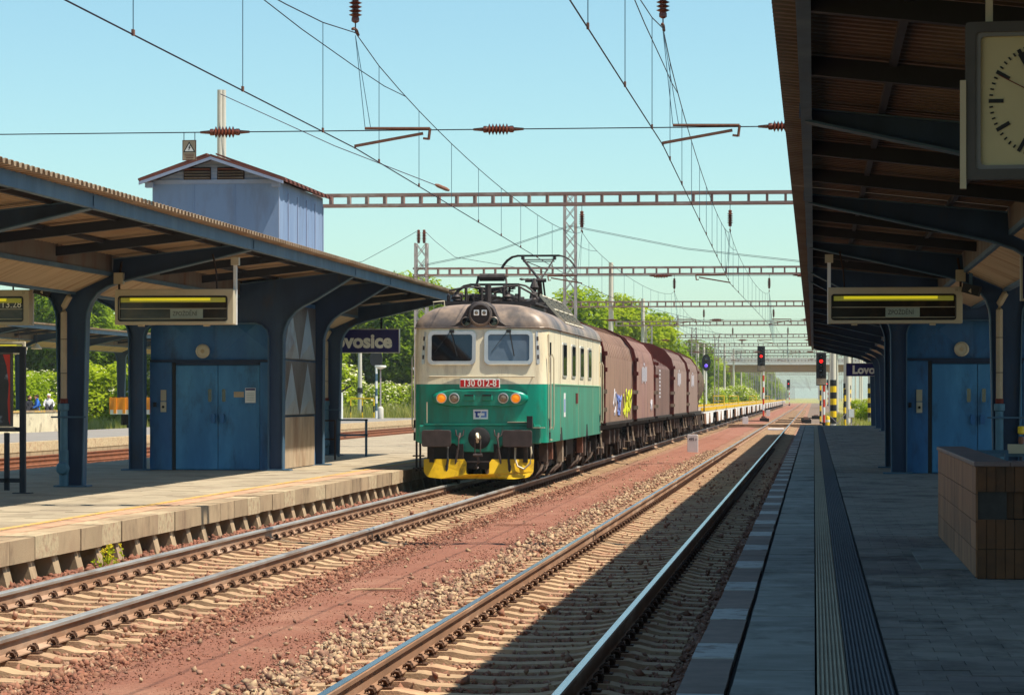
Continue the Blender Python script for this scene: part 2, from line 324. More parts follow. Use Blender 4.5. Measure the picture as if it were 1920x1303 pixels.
# ------------------------------------------------------------------ mesh helpers
class MB:
    def __init__(s):
        s.V, s.F = [], []
    def add(s, vs, fs):
        n = len(s.V)
        s.V += [tuple(v) for v in vs]
        s.F += [tuple(i + n for i in f) for f in fs]
        return s
    def box(s, x0, x1, y0, y1, z0, z1):
        return s.add([(x0, y0, z0), (x1, y0, z0), (x1, y1, z0), (x0, y1, z0), (x0, y0, z1), (x1, y0, z1), (x1, y1, z1), (x0, y1, z1)],
                     [(3, 2, 1, 0), (4, 5, 6, 7), (0, 1, 5, 4), (1, 2, 6, 5), (2, 3, 7, 6), (3, 0, 4, 7)])
    def bar(s, p, q, w, h=None, up=(0, 0, 1)):
        p, q = Vector(p), Vector(q)
        h = w if h is None else h
        d = (q - p).normalized()
        up = Vector(up)
        if abs(d.dot(up)) > 0.99:
            up = Vector((0, 1, 0))
        a = d.cross(up).normalized() * (w / 2)
        b = a.cross(d).normalized() * (h / 2)
        vs = [c + sa * a + sb * b for c in (p, q) for sa, sb in ((-1, -1), (1, -1), (1, 1), (-1, 1))]
        return s.add(vs, [(3, 2, 1, 0), (4, 5, 6, 7), (0, 1, 5, 4), (1, 2, 6, 5), (2, 3, 7, 6), (3, 0, 4, 7)])
    def cyl(s, p, q, r, n=8, r2=None):
        p, q = Vector(p), Vector(q)
        r2 = r if r2 is None else r2
        d = (q - p).normalized()
        a = d.cross(Vector((0, 0, 1)) if abs(d.z) < 0.9 else Vector((1, 0, 0))).normalized()
        b = d.cross(a)
        vs = []
        for c, rr in ((p, r), (q, r2)):
            for i in range(n):
                t = 2 * PI * i / n
                vs.append(c + a * rr * math.cos(t) + b * rr * math.sin(t))
        fs = [(i, (i + 1) % n, n + (i + 1) % n, n + i) for i in range(n)]
        fs += [tuple(range(n - 1, -1, -1)), tuple(range(n, 2 * n))]
        return s.add(vs, fs)
    def tube(s, pts, r, n=6):
        pts = [Vector(p) for p in pts]
        vs, fs = [], []
        m = len(pts)
        for k, p in enumerate(pts):
            d = (pts[min(k + 1, m - 1)] - pts[max(k - 1, 0)]).normalized()
            a = d.cross(Vector((0, 0, 1)) if abs(d.z) < 0.95 else Vector((1, 0, 0))).normalized()
            b = d.cross(a)
            rr = r[k] if isinstance(r, (list, tuple)) else r
            for i in range(n):
                t = 2 * PI * i / n
                vs.append(p + a * rr * math.cos(t) + b * rr * math.sin(t))
        for k in range(m - 1):
            for i in range(n):
                fs.append((k * n + i, k * n + (i + 1) % n, (k + 1) * n + (i + 1) % n, (k + 1) * n + i))
        fs += [tuple(range(n - 1, -1, -1)), tuple(range((m - 1) * n, m * n))]
        return s.add(vs, fs)
    def prism(s, poly, axis, a, b):
        n = len(poly)
        f = {'y': lambda p, t: (p[0], t, p[1]), 'x': lambda p, t: (t, p[0], p[1]), 'z': lambda p, t: (p[0], p[1], t)}[axis]
        vs = [f(p, a) for p in poly] + [f(p, b) for p in poly]
        fs = [(i, (i + 1) % n, n + (i + 1) % n, n + i) for i in range(n)]
        fs += [tuple(range(n - 1, -1, -1)), tuple(range(n, 2 * n))]
        return s.add(vs, fs)
    def ribbon(s, pts, y0, y1, t):
        """flange: a strip of thickness t that follows the open (x, z) line pts, running from y0 to y1"""
        m = len(pts)
        nrm = []
        for k in range(m):
            ax, az = pts[max(k - 1, 0)]
            bx, bz = pts[min(k + 1, m - 1)]
            l = math.hypot(bx - ax, bz - az) or 1
            nrm.append((-(bz - az) / l, (bx - ax) / l))
        vs, fs = [], []
        for (x, z), (nx, nz) in zip(pts, nrm):
            vs += [(x, y0, z), (x, y1, z), (x + nx * t, y1, z + nz * t), (x + nx * t, y0, z + nz * t)]
        for k in range(m - 1):
            o = 4 * k
            for i in range(4):
                fs.append((o + i, o + (i + 1) % 4, o + 4 + (i + 1) % 4, o + 4 + i))
        fs += [(3, 2, 1, 0), tuple(4 * (m - 1) + i for i in range(4))]
        return s.add(vs, fs)
    def lathe(s, prof, base, axis=(0, 0, 1), n=12):
        base, ax = Vector(base), Vector(axis).normalized()
        a = ax.cross(Vector((0, 0, 1)) if abs(ax.z) < 0.9 else Vector((1, 0, 0))).normalized()
        b = ax.cross(a)
        vs, fs = [], []
        for r, h in prof:
            for i in range(n):
                t = 2 * PI * i / n
                vs.append(base + ax * h + (a * math.cos(t) + b * math.sin(t)) * max(r, 1e-4))
        for k in range(len(prof) - 1):
            for i in range(n):
                fs.append((k * n + i, k * n + (i + 1) % n, (k + 1) * n + (i + 1) % n, (k + 1) * n + i))
        fs += [tuple(range(n - 1, -1, -1)), tuple(range((len(prof) - 1) * n, len(prof) * n))]
        return s.add(vs, fs)
    def sphere(s, c, r, n=10, m=6, sc=(1, 1, 1)):
        prof = [(r * math.sin(PI * k / m), -r * math.cos(PI * k / m)) for k in range(m + 1)]
        t = MB().lathe(prof, (0, 0, 0), n=n)
        return s.add([(c[0] + v[0] * sc[0], c[1] + v[1] * sc[1], c[2] + v[2] * sc[2]) for v in t.V], t.F)
    def loft(s, loops, close=True, cap0=True, cap1=True):
        n = len(loops[0])
        vs = [p for l in loops for p in l]
        fs = []
        for k in range(len(loops) - 1):
            for i in range(n if close else n - 1):
                fs.append((k * n + i, k * n + (i + 1) % n, (k + 1) * n + (i + 1) % n, (k + 1) * n + i))
        if cap0:
            fs.append(tuple(range(n - 1, -1, -1)))
        if cap1:
            fs.append(tuple(range((len(loops) - 1) * n, len(loops) * n)))
        return s.add(vs, fs)
    def mesh(s, name, smooth=False):
        me = bpy.data.meshes.new(name)
        me.from_pydata(s.V, [], s.F)
        if smooth:
            me.polygons.foreach_set('use_smooth', [True] * len(me.polygons))
        me.update()
        return me
    def build(s, name, m, parent=None, smooth=False, loc=None, bevel=0.0, rot=None, kind=None):
        o = obj(name, s.mesh(name, smooth), m, parent, loc, rot)
        if smooth:
            smooth_by_angle(o)
        if bevel:
            md = o.modifiers.new('bevel', 'BEVEL')
            md.width = bevel
            md.segments = 2
            md.limit_method = 'ANGLE'
        if kind:
            o['kind'] = kind
        return o

def smooth_by_angle(o, ang=35):
    me = o.data
    import bmesh
    bm = bmesh.new()
    bm.from_mesh(me)
    bmesh.ops.recalc_face_normals(bm, faces=bm.faces)
    for e in bm.edges:
        if len(e.link_faces) == 2 and e.calc_face_angle(0) > R(ang):
            e.smooth = False
    bm.to_mesh(me)
    bm.free()

def obj(name, me, m, parent=None, loc=None, rot=None):
    o = bpy.data.objects.new(name, me)
    COL.objects.link(o)
    if m is not None and len(me.materials) == 0:
        me.materials.append(M[m] if isinstance(m, str) else m)
    if parent is not None:
        o.parent = parent
    if loc is not None:
        o.location = loc
    if rot is not None:
        o.rotation_euler = rot
    return o

def tag(o, label, cat, group=None):
    o['label'] = label
    o['category'] = cat
    if group:
        o['group'] = group
    return o

def thing(name, label, cat, loc=(0, 0, 0), rz=0.0, group=None):
    o = bpy.data.objects.new(name, None)
    o.empty_display_size = 0.2
    COL.objects.link(o)
    o.location = loc
    o.rotation_euler = (0, 0, rz)
    return tag(o, label, cat, group)

def struct(o):
    o['kind'] = 'structure'
    return o

def copy_tree(o, parent=None):
    c = o.copy()
    COL.objects.link(c)
    c.parent = parent
    for ch in o.children:
        copy_tree(ch, c)
    return c

def text(name, body, size, m, parent, loc, rot=(PI / 2, 0, 0), ext=0.004, bold=0.0, align='CENTER', sx=1.0):
    cu = bpy.data.curves.new(name, 'FONT')
    cu.body = body
    cu.size = size
    cu.extrude = ext
    cu.offset = bold
    cu.align_x = align
    cu.align_y = 'CENTER'
    cu.resolution_u = 3
    cu.materials.append(M[m])
    tmp = bpy.data.objects.new(name, cu)
    COL.objects.link(tmp)
    me = bpy.data.meshes.new_from_object(tmp.evaluated_get(bpy.context.evaluated_depsgraph_get()))
    bpy.data.objects.remove(tmp, do_unlink=True)
    bpy.data.curves.remove(cu)
    if len(me.materials) == 0:
        me.materials.append(M[m])
    o = bpy.data.objects.new(name, me)
    COL.objects.link(o)
    o.parent = parent
    o.location = loc
    o.rotation_euler = rot
    o.scale = (sx, 1, 1)
    return o

def np_mesh(name, V, F):
    """V (n,3), F (m,k) arrays, k = 3 or 4"""
    me = bpy.data.meshes.new(name)
    n, (m, k) = len(V), F.shape
    me.vertices.add(n)
    me.vertices.foreach_set('co', np.ascontiguousarray(V, dtype=np.float32).ravel())
    me.loops.add(m * k)
    me.loops.foreach_set('vertex_index', np.ascontiguousarray(F, dtype=np.int32).ravel())
    me.polygons.add(m)
    me.polygons.foreach_set('loop_start', np.arange(0, m * k, k, dtype=np.int32))
    me.update(calc_edges=True)
    return me

def rounded(w, h, r, n=4, cx=0.0, cz=0.0):
    pts = []
    for qx, qz, a0 in ((1, 1, 0), (-1, 1, 90), (-1, -1, 180), (1, -1, 270)):
        for i in range(n + 1):
            a = R(a0 + 90 * i / n)
            pts.append((cx + qx * (w / 2 - r) + r * math.cos(a), cz + qz * (h / 2 - r) + r * math.sin(a)))
    return pts

def frame_ring(outer, inner, y0, y1):
    """picture-frame solid between two loops of equal length in the x-z plane"""
    b = MB()
    n = len(outer)
    vs = [(p[0], y0, p[1]) for p in outer] + [(p[0], y0, p[1]) for p in inner] + [(p[0], y1, p[1]) for p in outer] + [(p[0], y1, p[1]) for p in inner]
    fs = []
    for i in range(n):
        j = (i + 1) % n
        fs += [(i, j, n + j, n + i), (2 * n + i, 3 * n + i, 3 * n + j, 2 * n + j), (i, 2 * n + i, 2 * n + j, j), (n + i, n + j, 3 * n + j, 3 * n + i)]
    return b.add(vs, fs)

# ------------------------------------------------------------------ ground
TL, TR = -7.2, -2.41            # centre lines of the two main tracks
ZP = 0.325                      # platform level above the rails
struct(MB().box(-420, 420, -140, 3400, -1.2, -0.5).build('ground', 'earth'))
struct(MB().box(-8.95, -0.72, -10, 900, -0.498, -0.25).build('ballast_bed', 'ballast'))
struct(MB().box(-8.95, 3.5, 160, 900, -0.497, -0.262).build('yard_gravel', 'yard'))
struct(MB().box(8.3, 60, -130, 157, -0.498, -0.25).build('unseen_dark_bed', 'yard'))  # added ground out of view, dark to cut bounce under the right canopy
struct(MB().box(-27.2, -17.25, 10, 216, -0.498, -0.25).build('yard_sand', 'sand'))
def path_sheet():
    b = MB()
    rnd = random.Random(3)
    ys = [y * 0.5 for y in range(30, 200)] + [100 + 4 * k for k in range(150)]
    L_, R_ = [], []
    for y in ys:
        L_.append((-5.62 + rnd.uniform(-.08, .08), y))
        R_.append((-4.08 + rnd.uniform(-.1, .1), y))
    n = len(ys)
    vs = [(x, y, -0.236) for x, y in L_] + [(-4.85 + rnd.uniform(-.2, .2), y, -0.205 + rnd.uniform(-.006, .006)) for y in ys] + [(x, y, -0.236) for x, y in R_]
    fs = []
    for k in range(n - 1):
        fs += [(k, n + k, n + k + 1, k + 1), (n + k, 2 * n + k, 2 * n + k + 1, n + k + 1)]
    return b.add(vs, fs)
struct(path_sheet().build('gravel_path', 'red_gravel', smooth=True))

# ------------------------------------------------------------------ stones
def stones(name, X, Y, Z, S, m, label, seed):
    rs = np.random.RandomState(seed)
    n = len(X)
    base = np.array([[1, 0, 0], [-1, 0, 0], [0, 1, 0], [0, -1, 0], [0, 0, 1], [0, 0, -1]], float)
    tri = np.array([[0, 2, 4], [2, 1, 4], [1, 3, 4], [3, 0, 4], [2, 0, 5], [1, 2, 5], [3, 1, 5], [0, 3, 5]])
    V = base[None] * rs.uniform(.55, 1.2, (n, 6, 1)) * np.stack([rs.uniform(.7, 1.3, n), rs.uniform(.6, 1.1, n), rs.uniform(.45, .8, n)], 1)[:, None]
    V += rs.uniform(-.25, .25, (n, 6, 3))
    q = rs.normal(size=(n, 4))
    q[:, 0] += 1.2
    q /= np.linalg.norm(q, axis=1)[:, None]
    w, x, y, z = q.T
    Rm = np.stack([1 - 2 * (y * y + z * z), 2 * (x * y - z * w), 2 * (x * z + y * w), 2 * (x * y + z * w), 1 - 2 * (x * x + z * z), 2 * (y * z - x * w),
                   2 * (x * z - y * w), 2 * (y * z + x * w), 1 - 2 * (x * x + y * y)], 1).reshape(n, 3, 3)
    V = np.einsum('nij,nkj->nki', Rm, V) * S[:, None, None]
    V += np.stack([X, Y, Z], 1)[:, None]
    F = (tri[None] + 6 * np.arange(n)[:, None, None]).reshape(-1, 3)
    o = obj(name, np_mesh(name, V.reshape(-1, 3), F), m)
    tag(o, label, 'stones')
    o['kind'] = 'stuff'
    return o

SP = 0.6
def bed(n, x0, x1, y0, y1, tc, seed, smin=.022, smax=.05, zoff=-0.245, keep=.07):
    rs = np.random.RandomState(seed)
    X = rs.uniform(x0, x1, n)
    Y = y0 * (y1 / y0) ** rs.uniform(0, 1, n)
    on = (np.abs(((Y + SP / 2) % SP) - SP / 2) < .15) & (np.abs(X - tc) < 1.32)
    ok = ~on | (rs.uniform(0, 1, n) < keep)
    Z = np.where(on, zoff + .055, zoff) + rs.uniform(-.012, .02, n)
    S = smin * .7 + (smax * 1.15 - smin * .7) * rs.uniform(0, 1, n) ** 2
    return X[ok], Y[ok], Z[ok], S[ok]
stones('ballast_stones', *bed(28000, -8.85, -5.35, 17, 75, TL, 1), 'ballast_stone', 'reddish ballast stones around the sleepers under the train', 11)
stones('ballast_stones', *bed(30000, -4.0, -0.78, 15, 90, TR, 2, zoff=-0.243), 'ballast_stone', 'broken ballast stones around the track beside the shaded platform', 12)
rs_ = np.random.RandomState(5)
n_ = 7500
Y_ = 15 * (110 / 15) ** rs_.uniform(0, 1, n_)
stones('pale_ballast_stones', -3.98 + rs_.normal(0, .17, n_), Y_, -0.235 + rs_.uniform(-.01, .03, n_), (.014 + .05 * rs_.uniform(0, 1, n_) ** 2.2), 'pale_stone', 'loose pale stones along the right edge of the red gravel path', 13)
Y_ = 17 * (70 / 17) ** rs_.uniform(0, 1, 3400)
stones('red_ballast_stones', -5.66 + rs_.normal(0, .15, 3400), Y_, -0.24 + rs_.uniform(-.01, .02, 3400), rs_.uniform(.014, .05, 3400), 'red_stone', 'loose red stones along the left edge of the red gravel path', 14)
n_ = 16000
Y_ = 15 * (90 / 15) ** rs_.uniform(0, 1, n_)
stones('path_gravel', rs_.uniform(-5.6, -4.1, n_), Y_, -0.212 + rs_.uniform(-.008, .004, n_), rs_.uniform(.005, .014, n_), 'red_stone', 'fine red gravel covering the path between the tracks', 15)
n_ = 260
Y_ = 16 * (100 / 16) ** rs_.uniform(0, 1, n_)
stones('path_pebbles', rs_.uniform(-5.5, -4.2, n_), Y_, -0.2 + rs_.uniform(-.005, .008, n_), rs_.uniform(.014, .045, n_), 'pale_stone', 'scattered larger pebbles lying on the red gravel path', 16)
n_ = 2600
Y_ = 26 * (60 / 26) ** rs_.uniform(0, 1, n_)
stones('edge_ballast', -8.78 + rs_.normal(0, .12, n_), Y_, -0.2 + rs_.uniform(-.05, .03, n_), rs_.uniform(.03, .07, n_), 'red_stone', 'coarse red stones heaped along the foot of the sunlit platform', 17)

# ------------------------------------------------------------------ tracks
RAIL = [(-.075, -.172), (.075, -.172), (.075, -.162), (.014, -.137), (.010, -.055), (.034, -.04), (.036, -.010), (.028, -.001),
        (-.028, -.001), (-.036, -.010), (-.034, -.04), (-.010, -.055), (-.014, -.137), (-.075, -.162)]
def sleeper_mesh():
    b = MB()
    st = [(-1.3, -.222), (-1.05, -.212), (-.93, -.182), (-.57, -.180), (-.42, -.208), (0, -.222), (.42, -.208), (.57, -.180), (.93, -.182), (1.05, -.212), (1.3, -.222)]
    loops = [[(x, -.15, -.36), (x, .15, -.36), (x, .125, z), (x, -.125, z)] for x, z in st]
    b.loft(loops)
    return b.mesh('sleeper')
def clip_builder():
    b = MB()
    b.box(-.055, .055, -.06, .06, -.185, -.168)
    b.cyl((0, 0, -.18), (0, 0, -.095), .017, 6)
    b.cyl((0, 0, -.135), (0, 0, -.115), .032, 6)
    for sgn in (-1, 1):
        pts = []
        for i in range(7):
            a = -PI * .35 + PI * 1.35 * i / 6
            pts.append((.035 * math.cos(a) - .01, sgn * (.032 + .03 * (1 - math.cos(a)) * .5), -.155 + .045 * max(math.sin(a), -.4)))
        b.tube(pts, .010, 4)
    return b
CLIP = clip_builder()
def track(name, label, xc, y0, y1, n_sl, clip_to, head, side, sl_from):
    t = thing(name, label, 'railway track', (xc, y0, 0), 0, 'railway tracks')
    for sx in (-.753, .753):
        r = MB().prism([(x + sx, z) for x, z in RAIL], 'y', 0, y1 - y0).build('rail', side, t, smooth=True)
        MB().prism([(sx - .029, -.002), (sx + .029, -.002), (sx + .027, .002), (sx - .027, .002)], 'y', 0, y1 - y0).build('running_surface', head, r)
        if head == 'rail_worn':
            MB().prism([(sx + .0345, -.036), (sx + .0375, -.036), (sx + .0378, -.010), (sx + .030, .0005), (sx + .028, -.001)], 'y', 0, y1 - y0).build('gauge_face', head, r)
    me = sleeper_mesh()
    cm = CLIP.mesh('rail_clip')
    me.materials.append(M['sleeper'])
    cm.materials.append(M['clip'])
    k0 = int(math.ceil(sl_from / SP))
    rest, crest = MB(), MB()
    sb = MB()
    src = [tuple(v.co) for v in me.vertices], [tuple(p.vertices) for p in me.polygons]
    rnd = random.Random(int(-xc * 10))
    for k in range(k0, int(y1 / SP)):
        y = k * SP
        if k - k0 < n_sl:
            o = obj('sleeper', me, None, t, (rnd.uniform(-.015, .015), y - y0, rnd.uniform(-.006, .004)), (0, 0, rnd.uniform(-.008, .008)))
        elif y < 420:
            rest.box(-1.3, 1.3, y - y0 - .13, y - y0 + .13, -.36, -.205)
        for sx in (-.753, .753):
            for dx, rz in ((.088, 0), (-.088, PI)):
                if y < clip_to:
                    obj('rail_clip', cm, None, t, (sx + dx, y - y0, 0), (0, 0, rz))
                elif y < 110 and (dx > 0):
                    crest.box(sx + dx - .05, sx + dx + .05, y - y0 - .05, y - y0 + .05, -.18, -.115)
    if rest.V:
        o = rest.build('distant_sleepers', 'sleeper', t)
        o['kind'] = 'stuff'
    if crest.V:
        o = crest.build('distant_rail_clips', 'clip', t)
        o['kind'] = 'stuff'
    return t
track('railway_track', 'track with white-topped rails running under the green locomotive', TL, 10, 800, 240, 55, 'rail_worn', 'rail_side', 17)
track('railway_track', 'half shaded track with gleaming rails beside the dark platform', TR, 10, 800, 298, 55, 'rail_head', 'rail_side', 15)
t3 = thing('railway_track', 'rusty unused track between the sunlit platform and the far platform', 'railway track', (-24.4, 30, 0), 0, 'railway tracks')
for sx in (-.753, .753):
    MB().prism([(x + sx, z) for x, z in RAIL], 'y', 0, 300).build('rail', 'rail_rust', t3)
b = MB()
for k in range(500):
    b.box(-1.3, 1.3, k * SP, k * SP + .25, -.36, -.2)
b.build('distant_sleepers', 'rail_rust', t3, kind='stuff')
t4 = thing('railway_track', 'rusty siding track in front of the pale loading wall', 'railway track', (-36.6, 90, 0), 0, 'railway tracks')
for sx in (-.753, .753):
    MB().prism([(x + sx, z) for x, z in RAIL], 'y', 0, 220).build('rail', 'rail_rust', t4)

# ------------------------------------------------------------------ right (shaded) platform
def shared(b, name, m):
    me = b.mesh(name)
    me.materials.append(M[m])
    return me
pr = struct(MB().box(-.70, 8.2, -120, 154, -.498, .27).build('platform_right', 'joint'))
es = {m: shared(MB().box(-.127, .127, .006, .994, -.2, .055), 'edge_stone', m) for m in ('edge_dark', 'edge_white')}
rnd = random.Random(4)
for k in range(10, 154):
    o = obj('edge_stone', es['edge_white' if (k - 17) % 3 == 0 else 'edge_dark'], None, pr, (-.613 + rnd.uniform(-.006, .006), k, .27 + rnd.uniform(-.005, .005)))
sl = shared(MB().box(0, .455, .004, .996, -.02, .055), 'slab', 'slab_grey')
for k in range(10, 154):
    obj('paving_slab', sl, None, pr, (-.45, k + .3, .27 + rnd.uniform(-.004, .004)), (rnd.uniform(-.004, .004), 0, 0))
for nm, x0, x1, m in (('tactile_strip', .018, .192, 'tactile_yellow'), ('tactile_strip', .196, .44, 'tactile_dark')):
    n = int(round((x1 - x0) / .0245))
    w = (x1 - x0) / n
    poly = [(x0, .26)]
    for i in range(n):
        a = x0 + i * w
        poly += [(a + .001, .322), (a + .004, .331), (a + w * .52, .331), (a + w * .62, .316), (a + w * .98, .316)]
    poly += [(x1, .316), (x1, .26)]
    for y in range(10, 154, 4):
        MB().prism(poly, 'y', y + .003, y + 3.997).build(nm, m, pr)
pv = shared(MB().box(.002, .297, .002, .297, -.02, .055), 'paver', 'paver')
far = MB()
cnt = 0
for j in range(int((154 - 14) / .3)):
    y = 14 + j * .3
    for i in range(0, 24):
        x = .455 + (i - .5 * (j % 2)) * .3
        w = .3
        if x < .45:
            if cnt < 300 and y < 32:
                o = obj('paver', pv, None, pr, (.455, y, .27 + rnd.uniform(-.003, .002)))
                o.scale = (.5, 1, 1)
                cnt += 1
            else:
                far.box(.457, .602, y + .004, y + .296, .27, .325)
            continue
        if y > 60 and x > 7.9:
            continue
        if x * 5200 / y > 430 + 40:          # outside the picture on the right
            if y < 40:
                continue
        if cnt < 300 and y < 32:
            obj('paver', pv, None, pr, (x, y, .27 + rnd.uniform(-.003, .002)), (rnd.uniform(-.006, .006), rnd.uniform(-.006, .006), 0))
            cnt += 1
        else:
            z = rnd.uniform(-.003, .002)
            far.box(x + .003, x + .297, y + .003, y + .297, .27, .325 + z)
o = far.build('far_pavers', 'paver', pr, kind='stuff')
MB().box(1.0, 1.42, 25.9, 29.4, .3, .334).build('repair_patch', 'slab_grey', pr)

# ------------------------------------------------------------------ left (sunlit) platform
pl = struct(MB().box(-17.2, -9.9, 12, 150, -.498, .27).build('platform_left', 'joint'))
MB().box(-17.3, -17.1, 12, 150, -.49, .315).build('rear_kerb', 'concrete', pl)
blk = {m: shared(MB().box(-.43, 0, .008, .992, -.21, .055), 'edge_block', m) for m in ('concrete', 'edge_pale')}
leg = shared(MB().prism([(-.43, -.215), (-.06, -.215), (.03, -.56), (-.43, -.56)], 'y', -.13, .13), 'edge_support', 'concrete')
cap = shared(MB().box(-.53, .004, .004, .996, .0552, .0605), 'edge_cap', 'edge_top')
for k in range(22, 135):
    o = obj('edge_block', blk['edge_pale' if k % 3 == 1 and k % 4 != 0 else 'concrete'], None, pl, (-8.87 + rnd.uniform(-.01, .008), k, .265 + rnd.uniform(-.006, .004)))
    if k < 100:
        obj('edge_support', leg, None, pl, (-8.87, k, .27))
sl = [shared(MB().box(-.496, 0, .004, .996, -.02, .0555), 'slab', 'slab_left'), shared(MB().box(-.496, 0, .004, .996, -.02, .0555), 'slab', 'edge_top')]
rest = MB()
for j in range(16):
    for k in range(24, 140):
        x = -9.31 - j * .5
        if x < -17.1:
            continue
        if j < 5 and k < 78:
            obj('paving_slab', sl[1 if j == 0 else 0], None, pl, (x, k + (.5 if j % 2 else 0), .27 + rnd.uniform(-.004, .003)))
        else:
            yy = k + (.5 if j % 2 else 0)
            rest.box(x - .496, x, yy + .004, yy + .996, .26, .3255 + rnd.uniform(-.003, .002))
rest.build('far_paving_slabs', 'slab_left', pl, kind='stuff')
for k in range(24, 118):
    MB().box(-9.77, -9.65, k, k + .999, .327, .3335).build('yellow_line', 'yellow_line', pl)

# ------------------------------------------------------------------ far platform and yard on the left
pf = struct(MB().box(-35.2, -27.4, 40, 206, -.498, .28).build('platform_far', 'concrete'))
MB().box(-35.0, -28.2, 40.5, 205.5, .28, .3).build('platform_surface', 'asphalt', pf)
kb = shared(MB().box(-.3, .02, .01, 1.99, -.3, .035), 'kerb_stone', 'edge_pale')
for k in range(60, 206, 2):
    obj('kerb_stone', kb, None, pf, (-27.4, k, .285))
wl = thing('loading_wall', 'pale weathered wall of the raised loading platform on the far left', 'wall', (-38.4, 100, -.3))
MB().box(-9, 0, 0, 41, 0, 1.43).build('wall', 'wall_pale', wl, bevel=.03)
for k in range(0, 41, 2):
    MB().box(-.35, .03, k + .02, k + 1.98, 1.43, 1.52).build('coping_stone', 'yellow_line' if k % 4 else 'concrete', wl)

# ------------------------------------------------------------------ platform canopies
ARC = [(.28, 2.95), (.295, 3.08), (.36, 3.26), (.48, 3.42), (.66, 3.53), (.95, 3.63)]
ZR0, ZR1 = 4.09, 4.40           # roof sheet level at the gutter and at the eave
def frame_mid(e):
    TIP_B, TIP_T = (3.36 + e, 4.16), (3.36 + e, 4.29)
    right = [(.21, 0)] + ARC + [TIP_B]
    top = [TIP_T, (.74, ZR0 - .06), (.72, 3.75), (.1, 3.47)]
    half = right + top
    web = half + [(-x, z) for x, z in reversed(half)]
    return web, [right, [(-x, z) for x, z in reversed(right)]]
def frame_pair(e):
    TIP_B, TIP_T = (3.36 + e, 4.16), (3.36 + e, 4.29)
    outer = [(1.69, 0), (1.71, 2.92), (1.74, 3.05), (1.82, 3.24), (1.95, 3.4), (2.13, 3.53), (2.4, 3.66), TIP_B]
    top = [TIP_T, (.74, ZR0 - .06), (.72, 3.75), (0, 3.7)]
    inner = [(1.36, 0), (1.36, 2.9), (1.32, 3.03), (1.22, 3.12), (1.08, 3.16), (0, 3.16)]
    web = outer + top + [(-x, z) for x, z in reversed(top[:-1])] + [(-x, z) for x, z in reversed(outer)]
    web += [(-x, z) for x, z in inner] + list(reversed(inner))[1:]
    fl = [outer, [(-x, z) for x, z in reversed(outer)]]
    fl += [list(reversed(inner)), [(-x, z) for x, z in inner]]
    return web, fl
def roof_z(x):
    return ZR0 + (ZR1 - ZR0) * (abs(x) - .7) / 2.88
PER = .23
def corrugated(x0, x1, y0, y1):
    b = MB()
    n = int((y1 - y0) / PER)
    prof = []
    for i in range(n + 1):
        y = y0 + i * PER
        prof += [(y, 0), (y + .085, 0), (y + .105, .06), (y + .21, .06)]
    prof = [(min(y, y1), z) for y, z in prof]
    m = len(prof)
    za, zb = roof_z(x0), roof_z(x1)
    vs = [(x0, y, za + z) for y, z in prof] + [(x1, y, zb + z) for y, z in prof]
    vs += [(x0, y, za + z + .006) for y, z in prof] + [(x1, y, zb + z + .006) for y, z in prof]
    fs = []
    for i in range(m - 1):
        fs += [(i, i + 1, m + i + 1, m + i), (2 * m + i, 3 * m + i, 3 * m + i + 1, 2 * m + i + 1), (m + i, m + i + 1, 3 * m + i + 1, 3 * m + i)]
    return b.add(vs, fs)
